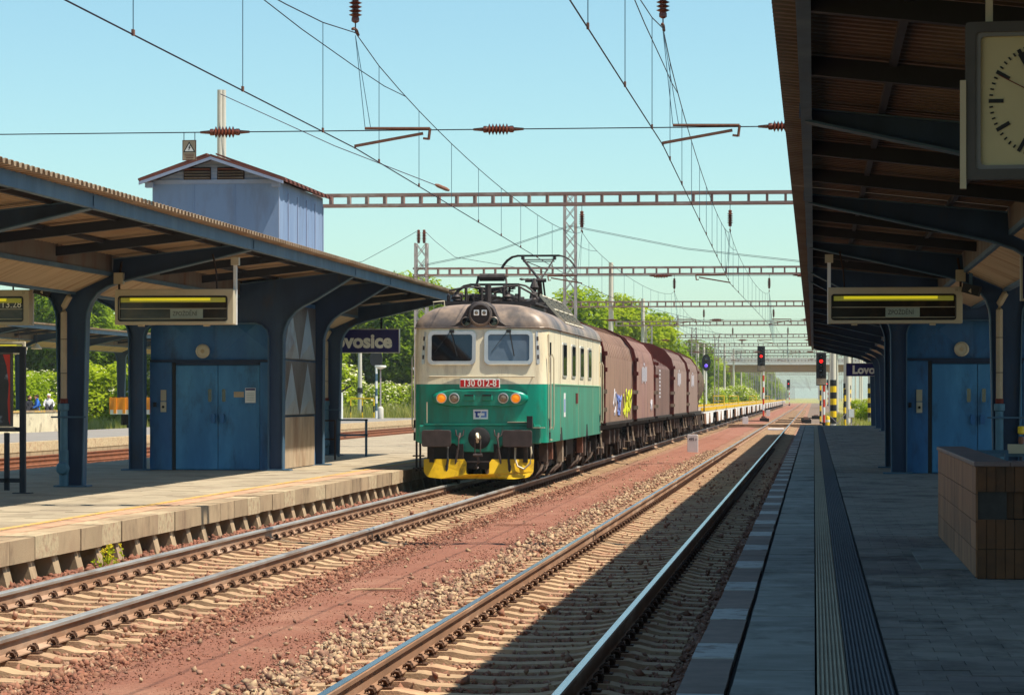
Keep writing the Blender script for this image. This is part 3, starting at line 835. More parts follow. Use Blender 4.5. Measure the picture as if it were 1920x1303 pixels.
def canopy(label, xc, zp, y0, y1, mids, pairs, pipes=(), sheet='roof_sheet', e=0.0):
    t = thing('platform_canopy', label, 'canopy', (xc, 0, zp), 0, 'platform canopies')
    meshes = {}
    for kind, fn in (('mid', frame_mid), ('pair', frame_pair)):
        web, fl = fn(e)
        w = MB().prism(web, 'y', -.012, .012)
        f = MB()
        for line in fl:
            f.ribbon(line, -.13, .13, .022)
        top = [(3.36 + e, 4.29), (.74, ZR0 - .06)]
        f.ribbon(top, -.09, .09, .015)
        f.ribbon([(-x, z) for x, z in reversed(top)], -.09, .09, .015)
        bp = MB()
        for s in (-1, 1) if kind == 'pair' else (0,):
            bp.box(s * 1.55 - .3, s * 1.55 + .3, -.19, .19, 0, .03)
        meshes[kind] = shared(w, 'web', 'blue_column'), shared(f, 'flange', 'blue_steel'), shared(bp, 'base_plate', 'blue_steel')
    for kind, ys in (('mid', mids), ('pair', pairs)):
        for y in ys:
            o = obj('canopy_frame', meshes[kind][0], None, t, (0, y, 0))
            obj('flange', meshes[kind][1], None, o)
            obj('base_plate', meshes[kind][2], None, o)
    allf = sorted(list(mids) + list(pairs))
    bays = [y0] + allf + [y1]
    for a, c in zip(bays[:-1], bays[1:]):
        if c - a < .3:
            continue
        for s in (-1, 1):
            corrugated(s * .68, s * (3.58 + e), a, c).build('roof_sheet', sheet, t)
            zf = roof_z(3.4) - .012
            f = MB().prism([(s * (3.37 + e), zf), (s * (3.40 + e), zf), (s * (3.40 + e), zf - .2), (s * (3.30 + e), zf - .2), (s * (3.30 + e), zf - .185), (s * (3.37 + e), zf - .185)], 'y', a + .004, c - .004)
            f.box(*sorted((s * (3.405 + e), s * (3.415 + e))), a - .06, a + .06, zf - .17, zf - .03)
            f.build('fascia_beam', 'blue_steel', t)
            for x in (1.5, 2.65):
                MB().prism([(s * x - .03, roof_z(x) - .008), (s * x + .03, roof_z(x) - .008), (s * x + .03, roof_z(x) - .075), (s * x - .03, roof_z(x) - .075)], 'y', a + .02, c - .02).build('purlin', 'beam_dark', t)
            if c - a > 6:
                for k in (1, 2):
                    y = a + (c - a) * k / 3
                    MB().bar((s * .7, y, roof_z(.7) - .12), (s * (3.36 + e), y, roof_z(3.36 + e) - .12), .11, .15).build('rafter', 'beam_dark', t)
            MB().box(*sorted((s * .69, s * .715)), a + .015, c - .015, 3.79, ZR0 + .03).build('gutter_side', 'gutter_grey', t)
            MB().box(*sorted((s * .64, s * .73)), a + .015, c - .015, 3.72, 3.788).build('gutter_rail', 'blue_steel', t)
            MB().prism([(s * .05, 3.44), (s * .66, 3.715), (s * .66, 3.74), (s * .05, 3.465)], 'y', a + .015, c - .015).build('soffit_board', 'soffit', t)
        MB().box(-.06, .06, a + .015, c - .015, 3.40, 3.46).build('gutter_rail', 'blue_steel', t)
    for y in pipes:
        o = MB().tube([(-.02, y - .16, 3.44), (-.02, y - .16, 3.36), (-.12, y - .16, 3.18), (-.12, y - .16, 3.08), (-.12, y - .16, 1.5)], .058, 8).build('drain_pipe', 'pipe_beige', t, smooth=True)
        MB().cyl((-.12, y - .16, 1.46), (-.12, y - .16, 1.56), .072, 10).build('pipe_collar', 'oxide', o)
        MB().lathe([(.085, 0), (.085, .62), (.07, .64), (.07, 1.32), (.095, 1.34), (.095, 1.45), (.06, 1.46)], (-.12, y - .16, .02), n=12).build('cast_pipe', 'pipe_blue', o, smooth=True)
        MB().lathe([(.12, -.05), (.12, .0), (.09, .05), (.02, .06)], (-.12, y - .26, .33), (0, -1, 0), 12).build('inspection_cover', 'pipe_blue', o, smooth=True)
        MB().box(-.33, .3, y - .25, y - .22, 1.22, 1.25).build('pipe_bracket', 'blue_steel', o)
        for z in (2.0, 2.6):
            MB().cyl((-.12, y - .16, z), (-.12, y - .16, z + .012), .064, 8).build('pipe_joint', 'beam_dark', o)
    return t
CL, CR = -13.05, 3.28
canopy('butterfly canopy with blue columns over the sunlit platform on the left', CL, ZP, 15, 75.9, [26, 37.1, 48.0, 74.5], [58.9, 63.8], [48.0, 74.5], e=-.14)
canopy('dark butterfly canopy sheltering the platform in the right foreground', CR, ZP, -110, 155.5, [-106, -95, -84, -73, -62, -51, -40, -29, -18, -7, 4, 15, 26.1, 37.1, 48.3, 73.8, 84.8, 95.8, 106.8, 117.8, 128.8, 139.8, 150.8], [58.0, 62.8], [48.3], 'roof_sheet_shaded')  # canopy and platform lengthened unseen behind the camera to shut out sky light
canopy('distant canopy over the raised loading platform beyond the left columns', -42.6, 1.2, 96, 190, [102, 113, 124, 135.5, 146, 157, 168, 179], [], [])

# ------------------------------------------------------------------ lifts
def lift(label, xc, y0, tower):
    t = thing('lift_shaft', label, 'lift shaft', (xc, y0, ZP), 0, 'lift shafts')
    D = 4.5
    xl, xr = -1.5, 1.33
    MB().box(xl, xr, .06, D, 0, 3.72).build('shaft_wall', 'lift_blue', t)
    # front cladding: plain strips beside the doors, faceted panel above
    MB().box(xl - .01, -1.02, 0, .058, 0, 2.34).build('front_panel', 'lift_blue', t, bevel=.01)
    MB().box(.93, xr + .01, 0, .058, 0, 2.34).build('front_panel', 'lift_blue', t, bevel=.01)
    b = MB()
    z0, z1 = 2.4, 3.55
    xs = [xl, xl + (xr - xl) / 2, xr]
    for a, c in zip(xs[:-1], xs[1:]):
        m = (a + c) / 2
        n = len(b.V)
        b.add([(a, .058, z0), (c, .058, z0), (c, .058, z1), (a, .058, z1), (m, -.04, (z0 + z1) / 2)], [(0, 1, 4), (1, 2, 4), (2, 3, 4), (3, 0, 4)])
    b.build('faceted_panel', 'lift_blue', t)
    MB().box(xl - .01, xr + .01, -.012, .057, 2.345, 2.395).build('lintel', 'lift_frame', t)
    MB().box(-1.018, -.94, .02, .0585, 0, 2.34).build('door_gap', 'black', t)
    MB().box(-.93, .925, -.006, .058, 2.28, 2.342).build('door_head', 'lift_frame', t)
    for a, c, hx, wx in ((-.935, -.006, -.1, -.18), (.006, .92, .1, .13)):
        d = MB().box(a, c, .015, .0575, .02, 2.27).build('door', 'lift_door', t, bevel=.006)
        f = frame_ring(rounded(.13, .34, .04, 3, wx, 1.62), rounded(.08, .28, .02, 3, wx, 1.62), .002, .016).build('window_frame', 'lift_door', d)
        MB().box(wx - .04, wx + .04, .008, .0145, 1.48, 1.76).build('window_pane', 'glass', d)
        MB().prism(rounded(.09, .2, .03, 3, hx, 1.12), 'y', -.05, .014).build('handle', 'lift_blue', d)
        if a > 0:
            MB().box(.35, .57, .005, .0145, 1.58, 1.7).build('sign_plate', 'soffit', d)
            nt = MB().box(.6, .83, .003, .0145, 1.46, 1.78).build('notice', 'white_paint', d)
            MB().box(.61, .82, .0005, .0028, 1.73, 1.77).build('notice_heading', 'sign_blue', d)
            for k in range(5):
                MB().box(.63, .8, .0005, .0028, 1.66 - k * .035, 1.668 - k * .035).build('notice_line', 'label_grey', d)
    lm = MB().lathe([(.155, 0), (.155, .05), (.12, .07), (.115, .05)], (-.33, .0, 2.58), (0, -1, 0), 16).build('lamp', 'pale_steel', t, smooth=True)
    MB().lathe([(.112, .03), (.09, .045), (.0, .055)], (-.33, .0, 2.58), (0, -1, 0), 16).build('lamp_glass', 'soffit', lm, smooth=True)
    p = MB().box(-1.26, -1.14, -.035, -.001, 1.5, 1.74).build('call_panel', 'casing', t)
    q = MB().box(-1.26, -1.14, -.05, -.001, 1.26, 1.48).build('key_switch', 'pale_steel', t)
    MB().cyl((-1.2, -.05, 1.37), (-1.2, -.07, 1.37), .03, 8).build('button', 'black', q)
    MB().box(-1.42, -1.36, -.06, -.001, 1.37, 1.47).build('hook', 'beam_dark', t)
    # side cladding
    for sx, x in ((1, xr), (-1, xl)):
        rows = [(1.18, 2.38), (2.42, 3.62)]
        for z0, z1 in rows:
            X = lambda d: x + sx * d
            fp = MB().box(*sorted((X(.004), X(.05))), .25, D - .25, z0, z1).build('faceted_panel', 'facet', t)
            for k in range(2):
                a, c = .28 + k * (D - .56) / 2, .28 + (k + 1) * (D - .56) / 2
                my = (a + c) / 2
                for q0, q1, za, zb in ((a + .05, c - .05, z0 + .02, z1 - .03),):
                    tr = MB().add([(X(.052), q0, za), (X(.052), q1, za), (X(.052), my, zb), (X(.12), my, za + (zb - za) * .3)], [(0, 1, 3), (1, 2, 3), (2, 0, 3), (0, 2, 1)])
                    tr.build('triangle_facet', 'facet_pale', fp)
        for k in range(4):
            a = .3 + k * .975
            MB().box(*sorted((x + sx * .004, x + sx * .04)), a, a + .955, .02, 1.14).build('side_panel', 'beige_panel', t)
    if tower:
        H0, H1, HR = 4.0, 6.27, 6.78
        b = MB().box(xl + .05, xr, .0, 5.5, H0, H1)
        b.build('tower_wall', 'tower', t)
        g = MB().prism([(xl + .05, H1 + .002), (xr, H1 + .002), ((xl + xr) / 2, HR - .04)], 'y', .02, 5.48).build('gable', 'tower_trim', t)
        m = (xl + xr) / 2
        for k in range(5):
            MB().box(m - 1.0 + k * .1, m + 1.0 - k * .1, .008, .018, H1 + .05 + k * .075, H1 + .06 + k * .075).build('gable_board', 'tower', t)
        for s in (-1, 1):
            lo = MB().box(m + s * .37 - .3, m + s * .37 + .3, -.01, .0185, H1 + .03, H1 + .3).build('louvre', 'wood_dark', t)
            for k in range(4):
                MB().bar((m + s * .37 - .28, -.03, H1 + .07 + k * .062), (m + s * .37 + .28, -.03, H1 + .07 + k * .062), .05, .008, (0, .6, 1)).build('louvre_slat', 'gutter_grey' if k < 3 else 'roof_tile', lo)
            ex, ez = xr - m + .17, H1 - .02
            rf = MB().prism([(m, HR), (m, HR + .05), (m + s * ex, ez + .05), (m + s * ex, ez)], 'y', -.35, 5.8).build('roof', 'roof_tile', t)
            MB().prism([(m, HR - .07), (m, HR - .005), (m + s * ex, ez - .005), (m + s * ex, ez - .07)], 'y', -.36, -.3).build('barge_board', 'tower_trim', rf)
            for k in range(12):
                y = -.3 + k * .51
                p = MB()
                p.prism([(m + s * .1, HR + .04), (m + s * .1, HR + .075), (m + s * (ex + .03), ez + .07), (m + s * (ex + .03), ez + .03)], 'y', y, y + .27)
                p.build('tile_rib', 'roof_tile', rf)
            MB().box(*sorted((m + s * (ex - .28), m + s * (ex - .1))), -.2, -.05, ez - .12, ez - .01).build('rafter_end', 'tower_trim', rf)
        MB().box(xl + .03, xr + .02, -.02, -.001, H1 - .06, H1 + .03).build('cornice', 'tower_trim', t)
        for k, y in enumerate((0.0, 1.1, 2.2, 3.3, 4.4, 5.45)):
            MB().box(xr + .001, xr + .02, y, y + .05, H0, H1 - .2).build('cover_strip', 'tower_trim', t)
        for x in (-.55, .35):
            MB().box(x, x + .03, -.012, -.001, H0, H1 - .07).build('cover_strip', 'tower', t)
    return t
lift('blue lift shaft with pale tower rising through the left canopy', -12.87, 59.2, True)
lift('shaded blue lift shaft under the right canopy behind the tiled parapet', 3.38, 58.3, False)

# ------------------------------------------------------------------ locomotive (front faces the camera, -y)
LY = 59.7
loco = thing('locomotive', 'green and cream electric locomotive with yellow snow plough and number plate', 'locomotive', (TL, LY, 0))
LW, LL = 1.46, 15.6
def front_y(x, z):
    rake = 0.0 if z < 2.2 else .11 * (z - 2.2) / 1.2
    return .10 * (x / LW) ** 2 + rake
def outline(w, z, inset=0.0, rc=.3, nf=14, ext=0.0):
    """plan of the body at height z, counter-clockwise seen from above"""
    pts = []
    f = [(-w + rc + (2 * w - 2 * rc) * i / nf) for i in range(nf + 1)]
    def yf(x):
        return front_y(x, z) + inset
    yc = yf(w - rc)
    fl = []
    for i in range(5):                       # left front corner, from side to front
        a = PI + (PI / 2) * i / 5
        fl.append((-w + rc + rc * math.cos(a), yc + rc + rc * math.sin(a)))
    fr = [(x, yf(x)) for x in f]
    rr = [(-x, y) for x, y in reversed(fl)]
    front = fl + fr + rr
    back = [(-x, LL - y) for x, y in front]
    return [(x, y, z) for x, y in front + back]
def shell(zs, name, m, parent, w=LW, **k):
    return MB().loft([outline(w, z) for z in zs]).build(name, m, parent, smooth=True, **k)
shell([.92, 1.0, 1.6, 2.19], 'lower_body', 'loco_green', loco)
shell([2.1905, 2.6, 3.0, 3.42], 'upper_body', 'loco_cream', loco)
# roof dome
loops = []
for k in range(11):
    a = PI / 2 * k / 10 * .96
    w = 1.475 * (math.cos(a) ** .62)
    ins = (1 - math.cos(a) ** .62) * .95
    z = 3.415 + .54 * math.sin(a) ** 1.05
    rc = min(.3, w * .6)
    loops.append([(x, y, z) for x, y, _ in outline(max(w, .12), 3.42, ins - .02 * (k < 2), rc)])
roof = MB().loft(loops).build('roof', 'loco_roof', loco, smooth=True)
rim = MB().loft([outline(1.49, 3.40, -.025), outline(1.50, 3.415, -.03), outline(1.49, 3.43, -.025)]).build('roof_rim', 'loco_roof', loco)
# windscreens
for s, nm in ((-1, 'windscreen'), (1, 'windscreen')):
    w_o, h_o = 1.06, .74
    cx, cz = s * .62, 2.975
    y = front_y(cx, cz)
    f = frame_ring(rounded(w_o, h_o, .12, 5), rounded(w_o - .16, h_o - .16, .06, 5), -.045, .02).build('window_frame', 'alu', loco, smooth=True, loc=(cx, y + .01, cz), rot=(-.092, 0, s * .045))
    g = MB().prism(rounded(w_o - .15, h_o - .15, .06, 5), 'y', -.018, .005).build(nm, 'glass' if s < 0 else 'screen_reflection', f)
    MB().box(-.42, .42, -.05, -.03, -.375, -.36).build('sill', 'loco_cream', f)
    wp = MB().bar((.02 * s, -.07, .36), (.12, -.04, -.18), .022, .02)
    wp.bar((-.02, -.06, .37), (-.38, -.03, -.1), .008, .008)
    wp.box(-.05, .05, -.09, -.03, .33, .39)
    wp.build('wiper', 'black', f)
    # corner lamp strip beside each screen
    st = MB().prism(rounded(.075, .72, .037, 4), 'y', -.03, .03).build('corner_strip', 'alu', loco, smooth=True, loc=(s * 1.235, front_y(1.2, cz) + .035, cz), rot=(-.09, 0, s * .45))
    for z in (.2, 0, -.2):
        MB().box(-.022, .022, -.036, -.0305, z - .045, z + .045).build('lens', 'buffer', st)
hr = MB().tube([(-1.12, front_y(1.1, 2.35) - .07, 2.36), (1.2, front_y(1.1, 2.35) - .07, 2.35)], .017, 6).build('handrail', 'pale_steel', loco)
for x in (-1.1, -.4, .4, 1.15):
    MB().cyl((x, front_y(x, 2.35) - .07, 2.355), (x, front_y(x, 2.35) + .02, 2.355), .012, 5).build('handrail_bracket', 'pale_steel', hr)
# number plate
npl = MB().box(-.44, .44, -.035, .02, 2.105, 2.30).build('number_plate', 'white_paint', loco, bevel=.008)
MB().box(-.42, .42, -.039, -.0355, 2.125, 2.28).build('plate_field', 'number_red', npl)
text('lettering', '130 012-8', .205, 'letter', npl, (0, -.041, 2.205), ext=.002, bold=.003, sx=.88)
# lamp fairing: a lens-shaped bulge with four lamps
fo = []
for i in range(28):
    a = 2 * PI * i / 28
    c, s_ = math.cos(a), math.sin(a)
    x = 1.02 * (abs(c) ** .7) * (1 if c > 0 else -1)
    z = .20 * (abs(s_) ** .8) * (1 if s_ > 0 else -1) * (1.0 if abs(x) > .45 else .88)
    fo.append((x, z))
lp = []
for k, (sc, dy) in enumerate(((1.06, .07), (1.03, -.01), (.99, -.06), (.93, -.085))):
    lp.append([(x * sc, .10 * (x / LW) ** 2 + dy, 1.885 + z * sc) for x, z in fo])
fair = MB().loft(lp).build('lamp_fairing', 'loco_green', loco, smooth=True)
for x, m in ((-.83, 'lamp_amber'), (-.55, 'lamp_clear'), (.52, 'lamp_clear'), (.79, 'lamp_amber')):
    y = front_y(x, 1.9) - .082
    h = MB().lathe([(.115, 0), (.115, .03), (.098, .035), (.095, .01)], (x, y, 1.885), (0, -1, 0), 18).build('headlight', 'alu', loco, smooth=True)
    MB().lathe([(.096, .012), (.07, .03), (.0, .04)], (x, y, 1.885), (0, -1, 0), 16).build('lens', m, h, smooth=True)
for x in (-.22, .17):
    y = -.085
    s_ = MB().box(x - .12, x + .12, y - .035, y + .01, 1.83, 1.95).build('jumper_socket', 'loco_green', loco, bevel=.02)
    MB().box(x - .1, x + .1, y - .06, y - .03, 1.93, 1.965).build('socket_lid', 'rubber', s_)
# operator plate with two-part emblem
lg = MB().box(-.14, .18, -.02, .02, 1.43, 1.64).build('emblem_plate', 'logo_white', loco)
e = MB()
e.prism([(-.11, 1.60), (.03, 1.60), (.015, 1.565), (-.045, 1.565), (-.045, 1.505), (-.005, 1.505), (-.02, 1.47), (-.09, 1.47), (-.09, 1.565), (-.11, 1.565)], 'y', -.024, -.0205)
e.build('emblem', 'logo_dark', lg)
e = MB()
e.prism([(.045, 1.60), (.15, 1.60), (.15, 1.47), (.02, 1.47), (.03, 1.505), (.105, 1.505), (.105, 1.565), (.035, 1.565)], 'y', -.024, -.0205)
e.build('emblem', 'logo_light', lg)
# buffer beam box, buffers, coupling
MB().prism([(-1.32, 1.30), (1.32, 1.30), (1.32, .9), (.55, .9), (.32, .72), (-.32, .72), (-.55, .9), (-1.32, .9)], 'y', -.10, .25).build('buffer_beam', 'loco_green', loco, bevel=.02)
MB().box(-1.2, 1.2, -.13, -.05, 1.302, 1.335).build('step_ledge', 'loco_green', loco)
for x in (-.875, .875):
    bf = MB().lathe([(.19, -.1), (.19, .12), (.15, .13), (.15, .42), (.2, .43)], (x, -.08, 1.02), (0, -1, 0), 14).build('buffer', 'under', loco, smooth=True)
    MB().prism(rounded(.64, .36, .05, 3, x, 1.02), 'y', -.56, -.515).build('buffer_plate', 'buffer', bf, bevel=.012)
hk = MB().lathe([(.24, 0), (.24, .03), (.2, .05), (.06, .05)], (0, -.10, 1.02), (0, -1, 0), 20).build('coupling_seat', 'rubber', loco, smooth=True)
MB().tube([(0, -.12, 1.02), (0, -.3, 1.05), (0, -.42, 1.1), (0, -.48, 1.03), (0, -.44, .95), (0, -.38, .97)], [.05, .05, .045, .04, .035, .02], 8).build('draw_hook', 'pale_steel', hk, smooth=True)
b = MB()
for s in (-.06, .06):
    b.tube([(s, -.35, .98), (s, -.4, .8), (s, -.38, .66)], .016, 6)
b.cyl((-.1, -.38, .66), (.1, -.38, .66), .035, 8)
b.tube([(0, -.38, .66), (.02, -.36, .5), (-.06, -.34, .42), (0, -.32, .38)], .03, 6)
b.build('screw_coupling', 'buffer', hk, smooth=True)
def hose(pts, m='rubber', r=.024):
    return MB().tube(pts, r, 7).build('air_hose', m, loco, smooth=True)
for x, s in ((-.42, -1), (.42, 1)):
    hose([(x, -.12, 1.12), (x, -.26, 1.02), (x + .02 * s, -.31, .8), (x + .06 * s, -.30, .55), (x + .08 * s, -.29, .4)], 'buffer', .026)
    MB().tube([(x - .09, -.14, 1.2), (x - .07, -.18, 1.08), (x, -.2, 1.04), (x + .07, -.18, 1.08), (x + .09, -.14, 1.2)], .015, 6).build('hose_bracket', 'buffer', loco)
    MB().cyl((x + .08 * s, -.29, .44), (x + .08 * s, -.29, .3), .035, 7).build('hose_coupling', 'rubber', loco)
    hose([(x + .24 * s, -.12, .92), (x + .25 * s, -.25, .8), (x + .24 * s, -.3, .55), (x + .26 * s, -.3, .4)], 'rubber', .028)
    MB().cyl((x + .26 * s, -.3, .44), (x + .26 * s, -.3, .3), .037, 7).build('hose_coupling', 'rubber', loco)
hose([(1.12, -.3, 1.0), (1.16, -.34, .7), (1.13, -.34, .48), (1.0, -.34, .36), (.86, -.34, .42), (.8, -.3, .6), (.8, -.2, .86)], 'pale_steel', .022)
MB().box(1.05, 1.17, -.28, -.13, 1.24, 1.5).build('lamp_bracket', 'rubber', loco)
MB().tube([(-1.15, -.06, 1.35), (-1.15, -.06, 1.8)], .013, 5).build('handrail', 'pale_steel', loco)
for z, a, c in ((1.36, .62, 1.1), (1.24, 1.12, 1.42)):
    MB().box(a, c, -.16, .05, z, z + .015).build('tread', 'pale_steel', loco)
# plough
pg = [(-1.2, .57), (-.3, .57), (-.25, .5), (-.25, .28), (-.22, .25), (.22, .25), (.25, .28), (.25, .5), (.3, .57), (1.2, .57), (1.19, .3), (1.12, .2), (1.06, .18), (.8, .15),
      (-.8, .15), (-1.06, .18), (-1.12, .2), (-1.19, .3)]
pls = []
for yy in (0, .03):
    pls.append([(x, -.33 + .14 * (abs(x) / 1.2) ** 2 - (.57 - z) * .25 + yy, z) for x, z in pg])
plo = MB().loft(pls).build('snow_plough', 'plough', loco)
for x in (-1.02, -.38, .38, 1.02):
    MB().box(x - .05, x + .05, -.26, -.2, .5, .9).build('plough_stay', 'under', plo)
MB().box(-.5, .5, -.31, -.25, .5, .53).build('plough_brace', 'buffer', plo)
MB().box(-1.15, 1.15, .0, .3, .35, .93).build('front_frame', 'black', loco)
b = MB()
for x in (-1.3, -1.38):
    b.box(x - .02, x + .02, -.05, .0, .3, .95)
for z in (.35, .62):
    b.box(-1.45, -1.22, -.14, .06, z, z + .03)
b.build('ladder', 'under', loco)
# headlight tower on the roof front
ht = MB().lathe([(.27, -.55), (.265, .0), (.25, .04), (.21, .05), (.2, -.03)], (0, .1, 3.70), (0, -1, 0), 24).build('top_headlight', 'loco_roof', loco, smooth=True)
MB().lathe([(.205, .0), (.0, .001)], (0, .12, 3.70), (0, -1, 0), 24).build('headlight_face', 'black', ht)
for x in (-.085, .085):
    lmp = MB().box(x - .058, x + .058, .075, .115, 3.68, 3.80).build('lamp_unit', 'lamp_white', ht, bevel=.01)
    MB().lathe([(.042, 0), (.03, .008), (.0, .01)], (x, .074, 3.74), (0, -1, 0), 12).build('lens', 'lamp_clear', lmp)
for x in (-.31, .29):
    mk = MB().lathe([(.115, -.3), (.11, .02), (.095, .035), (.085, -.02)], (x, .1, 3.545), (0, -1, 0), 18).build('marker_light', 'loco_roof', loco, smooth=True)
    MB().lathe([(.086, .0), (.0, .001)], (x, .085, 3.545), (0, -1, 0), 16).build('marker_glass', 'glass', mk)
cw = [(-.86, 3.43), (-.62, 3.46), (-.47, 3.55), (-.38, 3.70), (-.29, 3.86), (-.15, 3.97), (0, 4.0), (.15, 3.97), (.29, 3.86), (.37, 3.70), (.46, 3.55), (.6, 3.46), (.84, 3.43)]
cowl = [[(x * sc, .085 + dy + .10 * (x / LW) ** 2, 3.43 + (z - 3.43) * sc) for x, z in cw] for sc, dy in ((1.0, .5), (1.0, .06), (.975, .02), (.93, .0))]
MB().loft(cowl).build('headlight_cowl', 'roof_gear', loco, smooth=True)
# side doors, windows and fittings
for s in (-1, 1):
    X = s * LW
    for y in (.62, LL - .62):
        d = MB().box(*sorted((X - .01, X + .018)), y - .27, y + .27, 1.45, 3.28).build('cab_door', 'loco_cream', loco)
        MB().box(*sorted((X - .012, X + .024)), y - .268, y + .268, 1.448, 2.19).build('door_lower', 'loco_green', d)
        MB().box(*sorted((X - .005, X + .026)), y - .16, y + .16, 2.45, 3.1).build('window', 'glass', d)
        for yy in (y - .36, y + .36):
            MB().tube([(X + s * .04, yy, 1.2), (X + s * .06, yy, 1.3), (X + s * .06, yy, 2.75), (X + s * .02, yy, 2.85)], .016, 5).build('handrail', 'pale_steel', d)
        for z in (1.05, 1.32):
            st = MB().box(*sorted((X - .06, X + .012)), y - .15, y + .15, z - .09, z + .09).build('step_recess', 'black', loco)
            MB().box(*sorted((X - .05, X + .05)), y - .14, y + .14, z - .09, z - .06).build('step', 'pale_steel', st)
    for y in (4.2, 6.6, 9.0, 11.4):
        w = MB().prism(rounded(1.0, .80, .06, 3, y, 2.76), 'x', *sorted((X - .01, X + .02))).build('window', 'alu', loco)
        MB().prism(rounded(.90, .70, .04, 3, y, 2.76), 'x', *sorted((X - .008, X + .026))).build('pane', 'glass', w)
    MB().box(*sorted((X, X + .006)), 4.05, 4.5, 1.45, 2.0).build('emblem_plate', 'logo_white', loco)
    MB().box(*sorted((X, X + .009)), 4.15, 4.4, 1.56, 1.86).build('emblem', 'logo_light', loco)
    MB().box(*sorted((X, X + .02)), 7.3, 7.75, 1.75, 2.0).build('builder_plate', 'oxide', loco)
    MB().box(*sorted((X - .005, X + .012)), .9, LL - .9, 2.175, 2.2).build('waist_line', 'loco_side_green', loco)
    for y in (3.2, 8.0, 12.5):
        MB().box(*sorted((X, X + .008)), y, y + .02, .95, 3.4).build('panel_seam', 'loco_side_green' if False else 'pale_steel', loco).scale = (1, 1, 1)
    for y in (3.4, 10.6):
        MB().prism([(y - .3, .92), (y - .1, 1.22), (y + .1, 1.22), (y + .3, .92)], 'x', *sorted((X - .02, X + .012))).build('axle_cutout', 'black', loco)
# bogies
def bogie(parent, y, wb, r, half=.98, m='under'):
    fr = MB()
    for s in (-1, 1):
        fr.box(*sorted((s * half, s * (half + .14))), y - wb / 2 - .7, y + wb / 2 + .7, r * 1.0, r * 1.0 + .22)
        fr.box(*sorted((s * half, s * (half + .2))), y - .35, y + .35, r * .6, r * 1.35)
    fr.box(-half, half, y - .3, y + .3, r * .8, r * 1.6)
    o = fr.build('bogie', m, parent)
    for dy in (-wb / 2, wb / 2):
        for s in (-1, 1):
            w = MB().lathe([(r, 0), (r, .1), (r + .03, .105), (r + .03, .13), (.15, .14)], (s * .82, y + dy, r), (-s, 0, 0), 22).build('wheel', 'under', o, smooth=True)
            a = MB().box(*sorted((s * (half + .12), s * (half + .3))), y + dy - .16, y + dy + .16, r - .16, r + .16).build('axle_box', 'under_mid', o, bevel=.02)
            for d2 in (-.3, .3):
                MB().lathe([(.07, 0), (.09, .02), (.07, .06), (.09, .1), (.07, .14), (.09, .18), (.07, .22)], (s * (half + .08), y + dy + d2, r + .02), n=9).build('spring', 'under', o)
            MB().bar((s * (half + .2), y + dy - .5, r + .3), (s * (half + .24), y + dy - .35, r - .3), .05, .08).build('brake_hanger', 'under', o)
    return o
bogie(loco, 3.4, 3.1, .58, 1.0)
bogie(loco, 12.2, 3.1, .58, 1.0)
eq = MB().box(-1.2, 1.2, 6.0, 9.6, .5, .95).build('equipment_box', 'under', loco)
for y, w, z0, m in ((.9, .22, .5, 'under_mid'), (2.1, .2, .52, 'fitting'), (4.6, .3, .4, 'under_pale'), (5.6, .2, .5, 'under'), (10.2, .24, .5, 'fitting'), (11.0, .3, .42, 'under_mid'), (14.6, .2, .5, 'under')):
    MB().box(1.2, 1.38, y, y + w, z0, .96).build('sand_box', m, loco)
    MB().tube([(1.3, y + .1, z0), (1.24, y - .1, .3), (1.02, y - .25, .1)], .03, 6).build('sand_pipe', 'under_mid', loco)
# roof gear
rg = MB().box(-.95, .95, 1.5, 14.1, 3.88, 3.965).build('roof_walkway', 'roof_gear', loco)
MB().box(-1.05, 1.05, 1.75, 4.6, 3.98, 4.01).build('pantograph_base', 'roof_gear', loco)
for s in (1, -1):
    h = MB().prism([(s * .55, 4.28), (s * .78, 4.28), (s * 1.36, 3.62), (s * .55, 3.7)], 'y', 5.2, 10.6).build('resistor_housing', 'roof_gear', loco)
    d = Vector((s * .58, 0, -.66)).normalized()
    nrm = Vector((s * .66, 0, .58)).normalized()
    base = Vector((s * .78, 0, 4.28))
    for a, c in ((5.3, 7.85), (7.95, 10.5)):
        for k in range(8):
            p = base + d * (.06 + k * .1) + nrm * .012
            MB().bar((p.x, a + .08, p.z), (p.x, c - .08, p.z), .05, .012, nrm + d * .6).build('louvre_slat', 'rubber', h)
    for y in (5.25, 6.55, 7.9, 9.2, 10.55):
        p, q = base + nrm * .03, base + d * .86 + nrm * .03
        MB().bar((p.x, y, p.z), (q.x, y, q.z), .07, .035, (0, 1, 0)).build('grille_bar', 'pale_steel', h)
    for f in (0.0, .43, .86):
        p = base + d * f + nrm * .032
        MB().bar((p.x, 5.25, p.z), (p.x, 10.55, p.z), .05, .03, nrm).build('grille_bar', 'pale_steel', h)
for k in range(6):
    x, y = (-.75, -.35, .4, .75, -.6, .6)[k], (1.9, 4.3, 1.9, 4.3, 12.9, 12.9)[k]
    MB().lathe([(.06, 0), (.1, .03), (.06, .06), (.1, .1), (.06, .13), (.1, .17), (.05, .22), (.05, .27)], (x, y, 3.98), n=10).build('roof_insulator', 'roof_gear', loco, smooth=True)
MB().cyl((.0, 1.55, 3.98), (.0, 1.55, 4.4), .07, 8).build('horn_post', 'roof_gear', loco)
MB().lathe([(.05, 0), (.09, .06), (.05, .12), (.11, .2), (.07, .3), (.02, .42)], (.62, 5.6, 4.3), n=9).build('lightning_arrester', 'roof_gear', loco, smooth=True)
MB().tube([(-1.2, 1.5, 3.75), (-1.22, 1.5, 4.02), (-.98, 1.5, 4.04), (-.97, 1.5, 3.85)], .02, 5).build('grab_rail', 'pale_steel', loco)
b = MB()
